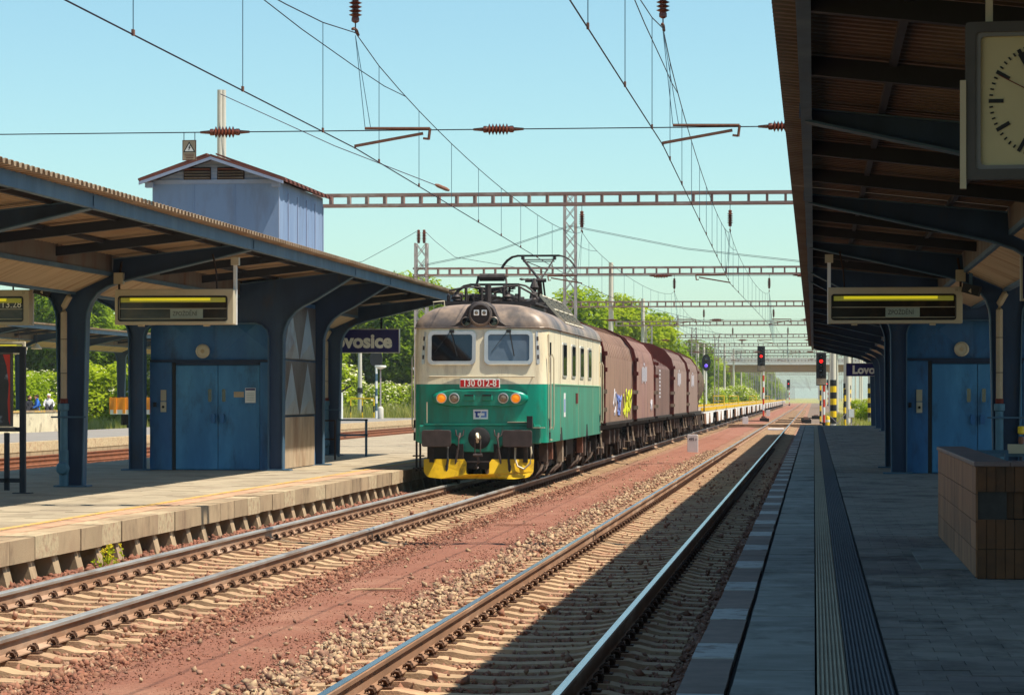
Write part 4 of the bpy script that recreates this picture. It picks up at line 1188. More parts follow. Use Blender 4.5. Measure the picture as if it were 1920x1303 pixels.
for i in range(5):
    b.lathe([(.09, 0), (.13, .03), (.09, .06)], (-1.0 + i * .14, 2.2, 4.12), (1, 0, 0), 9)
b.build('switch_gear', 'roof_gear', loco)
b = MB()
b.bar((-.9, 3.2, 4.08), (.85, 4.2, 4.15), .05)
b.bar((-.85, 2.4, 4.2), (.5, 2.6, 4.12), .06)
b.bar((.2, 2.0, 4.28), (.75, 4.6, 4.05), .06)
b.bar((.5, 4.6, 4.05), (.95, 5.3, 4.12), .05)
b.cyl((-.3, 2.3, 4.3), (.35, 2.3, 4.3), .06, 8)
b.cyl((-.6, 3.0, 4.16), (-.1, 3.0, 4.16), .1, 8)
b.bar((-1.05, 1.7, 4.0), (1.05, 1.7, 4.0), .08)
for k in range(5):
    b.bar((-.8 + k * .4, 1.9, 4.02), (-.7 + k * .35, 4.4, 4.2 + .05 * (k % 2)), .035)
for x in (-.55, -.2, .3, .65):
    b.cyl((x, 2.0, 4.0), (x, 2.0, 4.36), .035, 6)
    b.cyl((x + .05, 4.2, 4.0), (x + .05, 4.2, 4.3), .04, 6)
b.tube([(-.95, 2.1, 4.3), (-.5, 2.1, 4.38), (0, 2.1, 4.34), (.6, 2.1, 4.4), (.95, 2.3, 4.2)], .025, 5)
b.box(-.5, -.1, 4.7, 5.1, 3.97, 4.26)
b.box(.3, .75, 4.75, 5.1, 3.97, 4.2)
b.build('busbar', 'roof_gear', loco)
def panto_head(z, y, parent):
    b = MB()
    for dy in (-.13, .13):
        pts = [(-.98, z - .33), (-.93, z - .24), (-.83, z - .12), (-.7, z - .03), (-.56, z), (.56, z), (.7, z - .03), (.83, z - .12), (.93, z - .24), (.98, z - .33)]
        b.tube([(x, y + dy, zz) for x, zz in pts], .022, 6)
        b.box(-.56, .56, y + dy - .03, y + dy + .03, z - .012, z + .022)
    for x in (-.42, .42):
        b.box(x - .03, x + .03, y - .16, y + .16, z - .1, z - .02)
    b.cyl((-.42, y, z - .1), (.42, y, z - .1), .018, 6)
    b.cyl((-.42, y, z - .15), (.42, y, z - .15), .014, 6)
    return b.build('collector_head', 'roof_gear', parent, smooth=True)
# folded front pantograph
pf_ = MB()
for s in (-1, 1):
    pf_.bar((s * .12, 4.5, 4.2), (s * .4, 2.4, 4.42), .05)
    pf_.bar((s * .35, 2.2, 4.12), (s * .15, 4.4, 4.22), .06)
    pf_.tube([(s * .3, 2.3, 4.62), (s * .34, 2.25, 4.45), (s * .2, 2.2, 4.3), (s * .05, 2.2, 4.24)], .035, 6)
pf_.cyl((-.28, 2.3, 4.6), (.28, 2.3, 4.6), .09, 10)
pf_.cyl((-.5, 4.5, 4.18), (.5, 4.5, 4.18), .06, 8)
p1 = pf_.build('pantograph', 'roof_gear', loco)
panto_head(4.46, 2.9, p1)
# raised rear pantograph
b = MB()
b.tube([(0, 13.6, 4.1), (.12, 11.9, 4.92)], [.09, .06], 8)
b.tube([(.18, 13.4, 4.12), (.22, 11.9, 4.9)], .025, 6)
b.tube([(.12, 11.9, 4.95), (-.42, 12.9, 5.55)], .035, 6)
b.tube([(.16, 11.9, 4.95), (.42, 12.9, 5.55)], .022, 6)
b.tube([(-.36, 12.75, 5.48), (.29, 12.4, 5.22)], .012, 5)
b.tube([(.14, 11.9, 5.0), (.3, 12.4, 5.22)], .012, 5)
b.cyl((-.25, 11.9, 4.93), (.3, 11.9, 4.93), .05, 8)
b.cyl((-.4, 13.6, 4.12), (.4, 13.6, 4.12), .06, 8)
b.lathe([(.02, 0), (.04, .08), (.02, .16), (.04, .24), (.02, .3)], (-.1, 11.9, 4.95), (-1, 0, .05), 6)
b.box(-.6, .6, 11.3, 14.0, 4.0, 4.05)
p2 = b.build('pantograph', 'roof_gear', loco)
panto_head(5.62, 12.95, p2)

# ------------------------------------------------------------------ wagons
def wagon_frame(t, L, m='under'):
    MB().box(-1.25, 1.25, .15, L - .15, .98, 1.16).build('underframe', m, t)
    bogie(t, 1.9, 1.8, .46, .95)
    bogie(t, L - 1.9, 1.8, .46, .95)
    for y, s in ((0.0, -1), (L, 1)):
        for x in (-.875, .875):
            bf = MB().lathe([(.14, 0), (.11, .1), (.11, .4), (.22, .42), (.22, .46)], (x, y - s * .0, 1.03), (0, s, 0), 12).build('buffer', 'under', t, smooth=True)
    for s in (-1, 1):
        for y in (.5, L - .8):
            st = MB()
            st.tube([(s * 1.32, y, .95), (s * 1.36, y, .5), (s * 1.36, y + .32, .5), (s * 1.32, y + .32, .95)], .02, 5)
            st.box(*sorted((s * 1.22, s * 1.4)), y, y + .32, .49, .52)
            st.build('step', 'under_pale', t)
        MB().bar((s * 1.2, L * .35, .75), (s * 1.2, L * .65, .75), .12, .3).build('brake_gear', m, t)
        for y in (L * .3, L * .45, L * .6):
            MB().box(*sorted((s * 1.1, s * 1.34)), y, y + .35, .55, .95).build('brake_cylinder', 'under_mid', t)
HOOD = [(-1.46, 1.18), (-1.46, 3.02), (-1.36, 3.42), (-1.08, 3.78), (-.6, 4.02), (0, 4.12), (.6, 4.02), (1.08, 3.78), (1.36, 3.42), (1.46, 3.02), (1.46, 1.18)]
BOXY = [(-1.4, 1.18), (-1.4, 2.98), (-1.30, 3.1), (-.8, 3.42), (0, 3.5), (.8, 3.42), (1.30, 3.1), (1.4, 2.98), (1.4, 1.18)]
def smooth_poly(poly, n=3):
    out = []
    for i in range(len(poly) - 1):
        for k in range(n):
            f = k / n
            out.append((poly[i][0] * (1 - f) + poly[i + 1][0] * f, poly[i][1] * (1 - f) + poly[i + 1][1] * f))
    return out + [poly[-1]]
def hood_wagon(label, y0, y1, prof, m):
    t = thing('covered_wagon', label, 'freight wagon', (TL, y0, 0), 0, 'wagons behind the locomotive')
    L = y1 - y0
    wagon_frame(t, L)
    h = MB().prism(prof, 'y', .42, L - .42).build('hood', m, t, smooth=True)
    big = [(x * 1.018, 1.0 + (z - 1.0) * 1.018) for x, z in prof]
    small = [(x * .93, 1.0 + (z - 1.0) * .955 + .0) for x, z in prof]
    for y in (.3, L - .44):
        e = MB().prism(big, 'y', y, y + .11).build('end_wall', 'oxide', t)
        for x in (-.5, .5):
            MB().box(x - .05, x + .05, y - .05, y - .002, 1.2, 3.6).build('end_post', 'oxide', e)
        for s in (-1, 1):
            for z in (1.5, 2.0, 2.6, 3.05):
                MB().box(*sorted((s * 1.44, s * 1.54)), y - .06, y + .1, z, z + .12).build('locking_lever', 'under_pale' if z < 2.5 else 'oxide', e)
    n = int(L / .75)
    for k in range(1, n):
        y = .42 + (L - .84) * k / n
        MB().ribbon([(x * 1.004, 1.0 + (z - 1.0) * 1.004) for x, z in prof[1:-1]], y - .012, y + .012, -.012).build('hood_rib', m, h)
    for s in (-1, 1):
        MB().box(*sorted((s * 1.40, s * 1.5)), .4, L - .4, 1.12, 1.2).build('hood_rail', 'under', t)
    return t, h, L
W = [hood_wagon('brown covered wagon with yellow and blue graffiti right behind the locomotive', 76.0, 88.6, HOOD, 'hood_a'),
     hood_wagon('mauve covered wagon with white lettering, second behind the locomotive', 89.6, 100.4, HOOD, 'hood_b'),
     hood_wagon('dark brown wagon with angular sloping roof between two mauve covered wagons', 101.4, 112.6, BOXY, 'hood_c'),
     hood_wagon('grey-mauve covered wagon with white lettering, just beyond the angular-roofed wagon', 113.6, 126.2, HOOD, 'hood_d'),
     hood_wagon('covered wagon coupled in front of the ribbed tank wagon', 127.2, 138.4, HOOD, 'hood_d')]
def scribble(t, h, m, y0, y1, z0, z1, seed, n, r=.05):
    rnd = random.Random(seed)
    b = MB()
    for k in range(n):
        y = y0 + (y1 - y0) * (k + .3) / n
        a = (1.478, y + rnd.uniform(-.3, .3), z0 + rnd.uniform(0, .3))
        c = (1.478, y + rnd.uniform(-.5, .5), z1 - rnd.uniform(0, .4))
        mid = (1.478, y + rnd.uniform(-.8, .8), (z0 + z1) / 2 + rnd.uniform(-.2, .2))
        b.bar(a, mid, .012, r * 2, (0, 1, 0)).bar(mid, c, .012, r * 2, (0, 1, 0))
        b.bar(c, (1.478, y + rnd.uniform(.2, .9), z1 - rnd.uniform(0, .6)), .012, r * 2, (0, 1, 0))
    b.build('graffiti', m, h)
scribble(*W[0][:2], 'spray_pale', 3.6, 4.4, 1.4, 2.2, 1, 2, .06)
scribble(*W[0][:2], 'spray_blue', 5.0, 6.8, 1.25, 2.0, 2, 4, .05)
scribble(*W[0][:2], 'spray_yellow', 7.8, 11.2, 1.25, 2.2, 3, 7, .06)
scribble(*W[1][:2], 'spray_pale', 8.0, 9.0, 1.4, 1.8, 5, 2, .06)
for i, ys in ((1, 4.6), (3, 5.2), (4, 4.8)):
    lt = MB()
    rnd = random.Random(i)
    for k in range(7):
        z = 2.95 - (k % 2) * .3 - (k // 6) * .2
        lt.box(1.474, 1.479, ys - 1.4 + k * .42, ys - 1.18 + k * .42, 2.35 + rnd.uniform(0, .12), 2.95 - rnd.uniform(0, .08))
    for k in range(2):
        lt.bar((1.476, ys - .4 + k * .35, 3.02), (1.476, ys - .2 + k * .35, 3.0), .006, .08, (0, 1, 0))
    lt.build('stencil_lettering', 'spray_pale', W[i][1])
lt = MB()
for k in range(8):
    lt.box(1.404, 1.41, 3.2, 3.9, 2.85 - k * .14, 2.93 - k * .14)
lt.build('stencil_lettering', 'spray_pale', W[2][1])
# tank wagon
t = thing('tank_wagon', 'round ribbed tank wagon between the covered wagons and the white flat wagons', 'freight wagon', (TL, 139.4, 0), 0, 'wagons behind the locomotive')
wagon_frame(t, 8.6)
tk = MB().lathe([(.2, .3), (.9, .36), (1.25, .55), (1.36, .8), (1.38, 1.2), (1.38, 7.4), (1.36, 7.8), (1.25, 8.05), (.9, 8.24), (.2, 8.3)], (0, 0, 2.55), (0, 1, 0), 28).build('tank', 'tank', t, smooth=True)
for k in range(6):
    MB().lathe([(1.385, 0), (1.44, .01), (1.44, .09), (1.385, .1)], (0, 1.1 + k * 1.25, 2.55), (0, 1, 0), 28).build('tank_rib', 'under_pale', tk, smooth=True)
b = MB()
for y in (8.1, 8.4):
    b.tube([(1.4, y, 1.1), (1.4, y, 2.6)], .03, 5)
b.bar((1.4, 8.1, 1.8), (1.4, 8.4, 1.8), .04)
b.build('ladder', 'under', t)
# flat container wagons
def flat_wagon():
    t = thing('flat_wagon', 'empty flat wagon', 'freight wagon', (0, 0, 0), 0, 'empty container wagons at the rear of the train')
    L = 18.4
    for s in (-1, 1):
        b = MB()
        b.prism([(.2, 1.0), (.2, 1.12), (L - .2, 1.12), (L - .2, 1.0)], 'x', *sorted((s * 1.18, s * 1.3)))
        for a in (3.6, 9.9):
            b.prism([(a, 1.002), (a + 5.0, 1.002), (a + 3.9, .4), (a + 1.1, .4)], 'x', *sorted((s * 1.19, s * 1.295)))
        b.build('side_sill', 'deck_white', t)
        MB().box(*sorted((s * 1.14, s * 1.32)), .2, L - .2, 1.121, 1.19).build('top_edge', 'yellow', t)
        for k in range(9):
            MB().box(*sorted((s * 1.12, s * 1.34)), .6 + k * 2.05, 1.4 + k * 2.05, 1.191, 1.3).build('container_spigot', 'yellow', t)
    fr = MB()
    fr.tube([(.5, .5, 1.18), (.5, .5, 1.95), (-.3, .5, 1.95), (-.3, .5, 1.18)], .05, 5)
    fr.bar((.5, .5, 1.58), (-.3, .5, 1.58), .06)
    fr.build('handbrake_frame', 'yellow', t)
    MB().box(-1.1, 1.1, .2, L - .2, .95, 1.15).build('deck', 'under_pale', t)
    for y in (2.2, L - 2.2):
        b = MB()
        b.box(-.95, .95, y - .2, y + .2, .45, .7)
        for s in (-1, 1):
            b.box(*sorted((s * .93, s * 1.12)), y - 1.5, y + 1.5, .4, .62)
        o = b.build('bogie', 'under', t)
        for s in (-1, 1):
            for d in (-.9, .9):
                MB().lathe([(.45, 0), (.45, .13)], (s * .82, y + d, .46), (-s, 0, 0), 16).build('wheel', 'under', o)
    return t
ORD = ['first', 'second', 'third', 'fourth', 'fifth', 'sixth', 'seventh', 'eighth', 'ninth', 'tenth', 'eleventh', 'twelfth', 'thirteenth', 'fourteenth', 'fifteenth', 'sixteenth',
       'seventeenth', 'eighteenth', 'nineteenth', 'twentieth', 'twenty-first', 'twenty-second', 'twenty-third', 'twenty-fourth', 'twenty-fifth', 'twenty-sixth']
fw = flat_wagon()
bare = copy_tree(fw)
for o in list(bare.children):
    if o.name.startswith('handbrake_frame'):
        bpy.data.objects.remove(o, do_unlink=True)
for k in range(22):
    c = fw if k == 0 else bare if k == 1 else copy_tree(fw if k in (3, 5, 9, 14) else bare)
    c.location = (TL, 149.3 + k * 19.6, 0)
    c['label'] = '%s empty white and yellow flat wagon counted from the tank wagon' % ORD[k]

# ------------------------------------------------------------------ overhead line portals
def mast_lattice(b, x, y, z0, z1, w=.55):
    h = w / 2
    for sx in (-1, 1):
        for sy in (-1, 1):
            b.box(x + sx * h - .05, x + sx * h + .05, y + sy * h - .05, y + sy * h + .05, z0, z1)
    n = int((z1 - z0) / .7)
    for k in range(n):
        a, c = z0 + (z1 - z0) * k / n, z0 + (z1 - z0) * (k + 1) / n
        for sy in (-1, 1):
            s = 1 if k % 2 else -1
            b.bar((x - s * h, y + sy * h, a), (x + s * h, y + sy * h, c), .05, .03)
            b.bar((x + s * h, y + sy * h, a), (x - s * h, y + sy * h, c), .05, .03)
        for sx in (-1, 1):
            b.bar((x + sx * h, y - h, a), (x + sx * h, y + h, c), .04, .03)
def mast(t, x, kind, ztop, y=0.0):
    b = MB()
    if kind == 'lattice':
        mast_lattice(b, x, y, -.5, ztop)
        b.box(x - .36, x + .36, y - .36, y + .36, -.5, -.2)
        return b.build('mast', 'galv', t)
    if kind == 'twin':
        for dx in (-.05, .05):
            b.cyl((x + dx, y + dx * .6, -.5), (x + dx, y + dx * .6, ztop), .11, 12, .085)
        return b.build('mast', 'mast_concrete', t, smooth=True)
    b.cyl((x, y, -.5), (x, y, ztop), .2, 12, .15)
    o = b.build('mast', 'mast_concrete', t, smooth=True)
    if kind == 'striped':
        for k in range(7):
            MB().cyl((x, y, .1 + k * .42), (x, y, .1 + k * .42 + .41), .215, 12).build('warning_band', 'yellow' if k % 2 else 'black', o)
    return o
INS = [(.02, 0), (.05, .02), (.05, .06)] + [p for k in range(6) for p in ((.04, .08 + k * .05), (.085, .1 + k * .05), (.04, .12 + k * .05))] + [(.05, .4), (.05, .44), (.02, .46)]
def insulator(parent, p, axis, k=1.0):
    return MB().lathe([(r * k, h * k) for r, h in INS], p, axis, 10).build('insulator', 'insulator', parent, smooth=True)
ZB0, ZB1 = 8.0, 8.33
def portal(label, Y, xl, xr, masts, detail, tracks=(-7.2, -2.5)):
    t = thing('line_portal', label, 'line portal', (0, Y, 0), 0, 'overhead line portals')
    for z in (ZB0, ZB1):
        for dy in (-.2, .2):
            MB().box(xl, xr, dy - .045, dy + .045, z - .045, z + .045).build('beam_chord', 'beam_brown', t)
    n = int((xr - xl) / .58)
    vm = shared(MB().box(-.04, .04, -.2, .2, ZB0 + .046, ZB1 - .046), 'beam_strut', 'beam_brown')
    if detail > 1:
        for k in range(n + 1):
            obj('beam_strut', vm, None, t, (xl + .1 + (xr - xl - .2) * k / n, 0, 0))
    else:
        b = MB()
        for k in range(n + 1):
            x = xl + .1 + (xr - xl - .2) * k / n
            b.box(x - .04, x + .04, -.2, .2, ZB0 + .046, ZB1 - .046)
        b.build('beam_struts', 'beam_brown', t, kind='stuff')
    for x, k, zt in masts:
        mast(t, x, k, zt)
    return t
portal('overhead line portal spanning the tracks nearest the camera, mostly above the picture', 39.2, -21.5, 10.5, [(-21.5, 'twin', 9.2), (10.5, 'twin', 9.2)], 1)
portal('ladder-beam portal from the twin concrete post behind the lift tower to the right canopy', 87.5, -18.9, 10.2, [(-18.9, 'twin', 11.75), (10.2, 'twin', 9)], 2)
portal('second ladder-beam portal held by the tall lattice mast behind the pantograph', 138, -20, 10.2, [(-12.1, 'lattice', 12.1), (-19.6, 'lattice', 9.6), (10.2, 'twin', 9)], 2)
portal('third portal with plain pole left of the trees and striped post at the platform end', 188, -17, 12, [(-13.7, 'pole', 11.0), (1.3, 'striped', 8.6)], 2)
names = ['fourth', 'fifth', 'sixth', 'seventh', 'eighth', 'ninth', 'tenth', 'eleventh', 'twelfth', 'thirteenth', 'fourteenth', 'fifteenth']
for k in range(12):
    Y = 238 + 50 * k
    x = (-14.6, -14.3, -14.5, -13.5)[k] if k < 4 else -14
    portal('%s portal of the receding row of overhead line portals' % names[k], Y, -17 - k, 12, [(x, ('pole', 'lattice', 'lattice', 'lattice', 'pole', 'pole')[k % 6], 10.3), ((2.7, 3.6, 4.4, 3.2)[k % 4], 'striped' if k < 2 else 'pole', 8.6)], 1)

b = MB()
for k in range(15):
    Y = 850 + 85 * k
    for z in (ZB0, ZB1):
        b.box(-19, 13, Y - .1, Y + .1, z - .035, z + .035)
    for j in range(12):
        x = -19 + j * 2.9
        b.box(x - .04, x + .04, Y - .08, Y + .08, ZB0, ZB1)
    for x in (-14, 3.2, 12.6):
        b.box(x - .13, x + .13, Y - .13, Y + .13, -.5, 9.4)
    for x in (-7.2, -2.4):
        b.box(x - .03, x + .03, Y - .06, Y + .06, 5.5, 8.0)
o = tag(b.build('distant_portals', 'galv'), 'hazy tangle of portals and masts seen through the road bridge', 'line portals')
o['kind'] = 'stuff'

# catenary: contact wire, messenger, droppers
SUP = [-11, 39.2, 87.5, 138, 188, 238, 288, 338, 388, 438, 488, 538]
def catenary(label, xs, zm=7.12, zc=5.47):
    t = thing('overhead_line', label, 'overhead line', (0, 0, 0), 0, 'overhead lines')
    cp, mp, drops = [], [], []
    for i in range(len(SUP) - 1):
        a, c = SUP[i], SUP[i + 1]
        for k in range(20):
            f = k / 20
            y = a + (c - a) * f
            x = xs[i] * (1 - f) + xs[i + 1] * f
            sag = .6 * (4 * f * (1 - f)) ** .7
            cp.append((x, y, zc))
            mp.append((x + (.0 if 0 < k else 0), y, zm - sag))
            if k % 2 == 1 and y > 15:
                drops.append((x, y, zm - sag))
    MB().tube(cp, .0085, 6).build('contact_wire', 'wire', t)
    MB().tube(mp, .0075, 6).build('messenger_wire', 'wire', t)
    for x, y, z in drops:
        if y < 300:
            o = MB().cyl((x, y, zc), (x, y, z), .0055, 5).build('dropper', 'dropper', t)
            if y < 100:
                MB().box(x - .012, x + .012, y - .03, y + .03, zc - .01, zc + .05).build('dropper_clamp', 'fitting', o)
    # stitch wire round the nearest support
    for i in (1, 2):
        y = SUP[i]
        MB().tube([(xs[i] + (xs[i - 1] - xs[i]) * .16, y - 8, zm - .395), (xs[i] + (xs[i - 1] - xs[i]) * .08, y - 4, zm - .47), (xs[i], y, zm - .49), (xs[i] + (xs[i + 1] - xs[i]) * .06, y + 3, zm - .43), (xs[i] + (xs[i + 1] - xs[i]) * .114, y + 5.5, zm - .32)], .007, 5).build('stitch_wire', 'wire', t)
    return t
XL = [-7.0, -6.52, -7.3, -6.9, -7.4, -6.9, -7.4, -7.0, -7.4, -7.0, -7.4, -7.0]
XR = [-2.3, -2.12, -2.62, -2.2, -2.7, -2.2, -2.7, -2.2, -2.7, -2.2, -2.7, -2.2]
catenary('contact and messenger wires above the track of the green locomotive', XL)
catenary('contact and messenger wires above the track beside the dark platform', XR)
# suspension insulators, cross spans and registration arms
def span(label, Y, i, z=5.72, near=False):
    t = thing('cross_span', label, 'cross span wire', (0, Y, 0), 0, 'cross span wires')
    x0, x1 = (-20.5, 9.8) if Y < 150 else (-14, 2.6)
    MB().cyl((x0, 0, z), (x1, 0, z), .008, 5).build('span_wire', 'wire', t)
    for x in ((-8.42, -4.46, -.42) if near else (-10.0, -4.8, -.3)):
        insulator(t, (x - .23, 0, z), (1, 0, 0), 1.0)
        for s in (-1, 1):
            MB().cyl((x + s * .23, 0, z), (x + s * .36, 0, z), .03, 6, .018).build('end_fitting', 'fitting', t)
    for xs, sd in ((XL[i], 1), (XR[i], 1)):
        sd = 1 if i % 2 else -1
        a, c = xs + sd * .14, xs + sd * 1.08
        MB().cyl((a, -.02, z + .03), (c, -.02, z + .02), .022, 6).build('steady_tube', 'fitting', t)
        MB().cyl((c, -.02, z + .02), (c - sd * .02, -.02, z - .14), .022, 6).build('drop_bracket', 'fitting', t)
        MB().bar((c - sd * .02, -.02, z - .13), (c - sd * .1, -.02, z - .12), .03).build('drop_bracket', 'fitting', t)
        ar = MB().bar((c - sd * .1, -.02, z - .05), (xs, -.02, z - .22), .03, .04).build('registration_arm', 'fitting', t)
        MB().cyl((xs, -.02, z - .2), (xs, -.02, 5.46), .014, 5).build('wire_clamp', 'fitting', ar)
        # hanging insulator string
        MB().cyl((xs, 0, 7.12), (xs, 0, ZB0), .010, 5).build('hanger_rod', 'wire', t)
        insulator(t, (xs, 0, 7.26), (0, 0, 1), 1.15)
        MB().tube([(xs, -.25, 7.14), (xs, -.1, 7.17), (xs, .1, 7.17), (xs, .25, 7.12)], .022, 6).build('saddle', 'fitting', t)
        if Y < 150:
            for d in (0, .08):
                MB().cyl((xs + .02 * d, 0, 7.08), (a + d, 0, z + .04), .005, 5).build('stay_wire', 'dropper', t)
    return t
span('cross span wire with ribbed insulators and registration arms nearest the camera', 39.2, 1, near=True)
span('cross span wire with insulators under the ladder-beam portal behind the lift tower', 87.5, 2)
span('cross span wire under the portal held by the tall lattice mast', 138, 3)
span('cross span wire under the portal at the end of the dark platform', 188, 4)
span('cross span wire under the fourth portal beyond the platforms', 238, 5)
span('cross span wire under the fifth portal beyond the platforms', 288, 6)
# stays and feeders between masts
def wire(label, pts, r=.012):
    return tag(MB().tube(pts, r, 5).build('stay_cable', 'wire'), label, 'cable', 'stay cables')
b = []
p, q = Vector((-18.9, 87.3, 11.6)), Vector((-11.5, 87.3, 8.45))
wire('stay cable from the twin concrete post down to the ladder-beam portal', [p, (p + q) / 2 - Vector((0, 0, .12)), q], .014)
tag(MB().lathe([(.03, 0), (.06, .1), (.06, .4), (.03, .5)], q, (p - q).normalized(), 8).build('cable_tensioner', 'fitting'), 'brown cable tensioner fixed on top of the nearest full portal beam', 'tensioner')
p, q, m_ = Vector((-12.1, 138, 10.4)), Vector((-19.6, 138, 8.45)), Vector((0, 0, .25))
for dz in (0, .06):
    wire('%s of the two feeder cables from the tall lattice mast to the left lattice mast' % ('upper' if dz else 'lower'), [p + Vector((0, 0, dz)), (p + q) / 2 - m_ + Vector((0, 0, dz)), q + Vector((0, 0, dz))], .012)
q = Vector((-.5, 138, 8.55))
for dz in (0, .06):
    wire('%s of the two feeder cables from the tall lattice mast to the right canopy' % ('upper' if dz else 'lower'), [p + Vector((0, 0, dz)), (p + q) / 2 - m_ + Vector((0, 0, dz)), q + Vector((0, 0, dz))], .012)
wire('sagging cable from the top of the left lattice mast to the left', [(-19.7, 138, 10.28), (-20.9, 138, 9.6), (-22.6, 138, 8.7), (-28, 138, 8.0), (-36, 138, 7.4)], .012)
wire('sagging cable from the top of the left lattice mast to the right', [(-19.5, 138, 10.28), (-18.9, 138, 9.7), (-17.9, 138, 8.9), (-12.1, 138, 7.9)], .012)
it = thing('mast_head', 'pair of upright insulators on top of the left lattice mast', 'insulator', (-19.6, 138, 9.6))
for x in (-.14, .14):
    insulator(it, (x, 0, 0), (0, 0, 1), 1.5)
for k in range(5):
    y = 210 + 42 * k
    wire('%s slack feeder cable, counted by distance, crossing far behind the wagons' % names[k].replace('fourth', 'first').replace('fifth', 'second').replace('sixth', 'third').replace('seventh', 'fourth').replace('eighth', 'fifth'), [(-14, y, 9 - .3 * k), (-8, y + 12, 7.7), (2.4, y + 30, 8.2)], .016)['group'] = 'far feeder cables'

# hanging danger sign
ds = thing('danger_sign', 'small high-voltage warning sign hanging from the nearest cross span wire', 'sign', (-8.94, 39.2, 5.32))
MB().box(-.1, .1, -.008, .008, 0, .29).build('plate', 'soffit', ds)
fr = frame_ring([(-.1, 0), (.1, 0), (.1, .29), (-.1, .29)], [(-.092, .008), (.092, .008), (.092, .282), (-.092, .282)], -.012, -.0085).build('border', 'oxide', ds)
tri = [(-.088, .118), (.088, .118), (0, .268)]
tin = [(-.066, .13), (.066, .13), (0, .242)]
frame_ring(tri, tin, -.012, -.0085).build('triangle', 'black', ds)
MB().prism(tin, 'y', -.0105, -.0085).build('triangle_field', 'letter', ds)
MB().prism([(.012, .222), (-.016, .178), (.0, .18), (-.012, .146), (-.004, .146), (.022, .19), (.006, .188), (.022, .222)], 'y', -.0135, -.0107).build('lightning_bolt', 'black', ds)
for k in range(3):
    MB().box(-.07 + k * .012, .07 - k * .004, -.0105, -.0085, .08 - k * .024, .088 - k * .024).build('text_line', 'oxide', ds)
for x in (-.08, .08):
    MB().cyl((x, 0, .29), (x, 0, .4), .006, 5).build('hanger', 'wire', ds)

# ------------------------------------------------------------------ departure boards
def board(label, x0, Y, z0, post_right, num, words, w=2.12, h=.62):
    t = thing('departure_board', label, 'departure board', (x0, Y, z0), 0, 'departure boards')
    wx, wz0, wz1 = .07, .07, .49
    ring = frame_ring([(0, 0), (w, 0), (w, h), (0, h)] , [(wx, wz0), (w - .12, wz0), (w - .12, wz1), (wx, wz1)], -.11, .11).build('casing', 'casing', t, bevel=.012)
    MB().box(wx - .01, w - .11, -.03, .10, wz0 - .01, wz1 + .01).build('display_panel', 'board_dark', t)
    cx, cz = (wx + w - .12) / 2, (wz0 + wz1) / 2
    gw, gh = w - .19, wz1 - wz0
    frame_ring(rounded(gw + .03, gh + .03, .05, 3, cx, cz), rounded(gw, gh, .045, 3, cx, cz), -.115, -.09).build('gasket', 'rubber', t)
    MB().box(wx + .03, w - .15, -.085, -.05, wz1 - .10, wz1 - .02).build('glowing_reflector', 'glowing_reflector', t)
    MB().cyl((wx + .2, -.085, wz1 - .045), (w - .42, -.085, wz1 - .045), .024, 8).build('light_tube', 'tube_lit', t)
    for z in (.275, .1):
        MB().box(wx, w - .12, -.055, -.035, z, z + .012).build('row_rail', 'casing', t)
    if words:
        lb = MB().box(.98, 1.56, -.05, -.034, .113, .272).build('delay_label', 'label_grey', t)
        text('lettering', words, .11, 'ink', lb, (1.24, -.052, .19), ext=.001, sx=.8)
    text('number', num, .05, 'ink', t, (w - .1, -.112, h - .055), ext=.001)
    for x in (.4, w - .55):
        MB().box(x, x + .1, -.05, .05, -.03, -.001).build('foot', 'casing', t)
    px = w - .02 if post_right else .02
    ph = 4.02 + ZP - z0
    MB().box(px - .03, px + .03, .112, .17, 0, ph).build('post', 'white_paint', t)
    MB().box(px - .07, px + .07, .09, .21, ph - .12, ph + .02).build('clamp', 'casing', t)
    ox = w - px
    MB().tube([(ox, .13, h), (ox, .13, h + .2), (ox + (.05 if post_right else -.05), .13, h + .5)], .022, 6).build('cable', 'wood_dark', t)
    MB().tube([(abs(w - .32 - (w - .6) * (0 if post_right else 1)), .0, h), (abs(w - .32 - (w - .6) * (0 if post_right else 1)) - .02, .05, h + .3), (abs(w - .3 - (w - .6) * (0 if post_right else 1)) - .1, .05, h + .62)], .016, 6).build('cable', 'wood_dark', t)
    MB().box(ox - .08, ox + .08, .05, .2, h + .1, h + .3).build('junction_box', 'casing', t)
    return t
bd = board('departure board with yellow lit tube hanging under the left canopy before the lift', -12.2, 47.75, 3.18, True, '', 'ZPOŽDĚNÍ')
board('departure board with yellow lit tube and number 31 under the dark right canopy', .24, 47.95, 3.17, False, '31', 'ZPOŽDĚNÍ', w=2.28)
t = board('departure board showing 13.28 cut off by the left edge of the picture', -15.86, 47.75, 3.18, True, '21', '')
text('departure_time', '13.28', .17, 'letter', t, (1.78, -.06, .36), ext=.001)
board('distant departure board under the loading platform canopy, seen beside the poster stand', -41.2, 134.2, 4.02, True, '', 'ZPOŽDĚNÍ', w=2.3)
for lab, p, rz in (('black loudspeaker beside the 13.28 departure board on the left canopy', (-13.5, 47.6, 3.72), .25), ('black loudspeaker beside the number 31 board under the right canopy', (2.66, 47.8, 3.68), -.2)):
    s = thing('loudspeaker', lab, 'loudspeaker', p, rz, 'loudspeakers')
    MB().prism([(-.15, .02), (.13, -.06), (.17, .11), (-.12, .17)], 'y', -.1, .1).build('horn', 'black', s)
    MB().prism([(-.03, .03), (.02, -.005), (.015, .08)], 'y', -.104, -.101).build('pale_glint', 'casing', s)  # small pale triangle painted on as the glint of the black housing
    MB().box(-.03, .03, -.03, .03, .12, .4).build('bracket', 'blue_steel', s)
b = thing('information_board', 'dark panel with pale frame cut off by the right edge under the canopy', 'sign', (2.75, 37.3, 3.22))
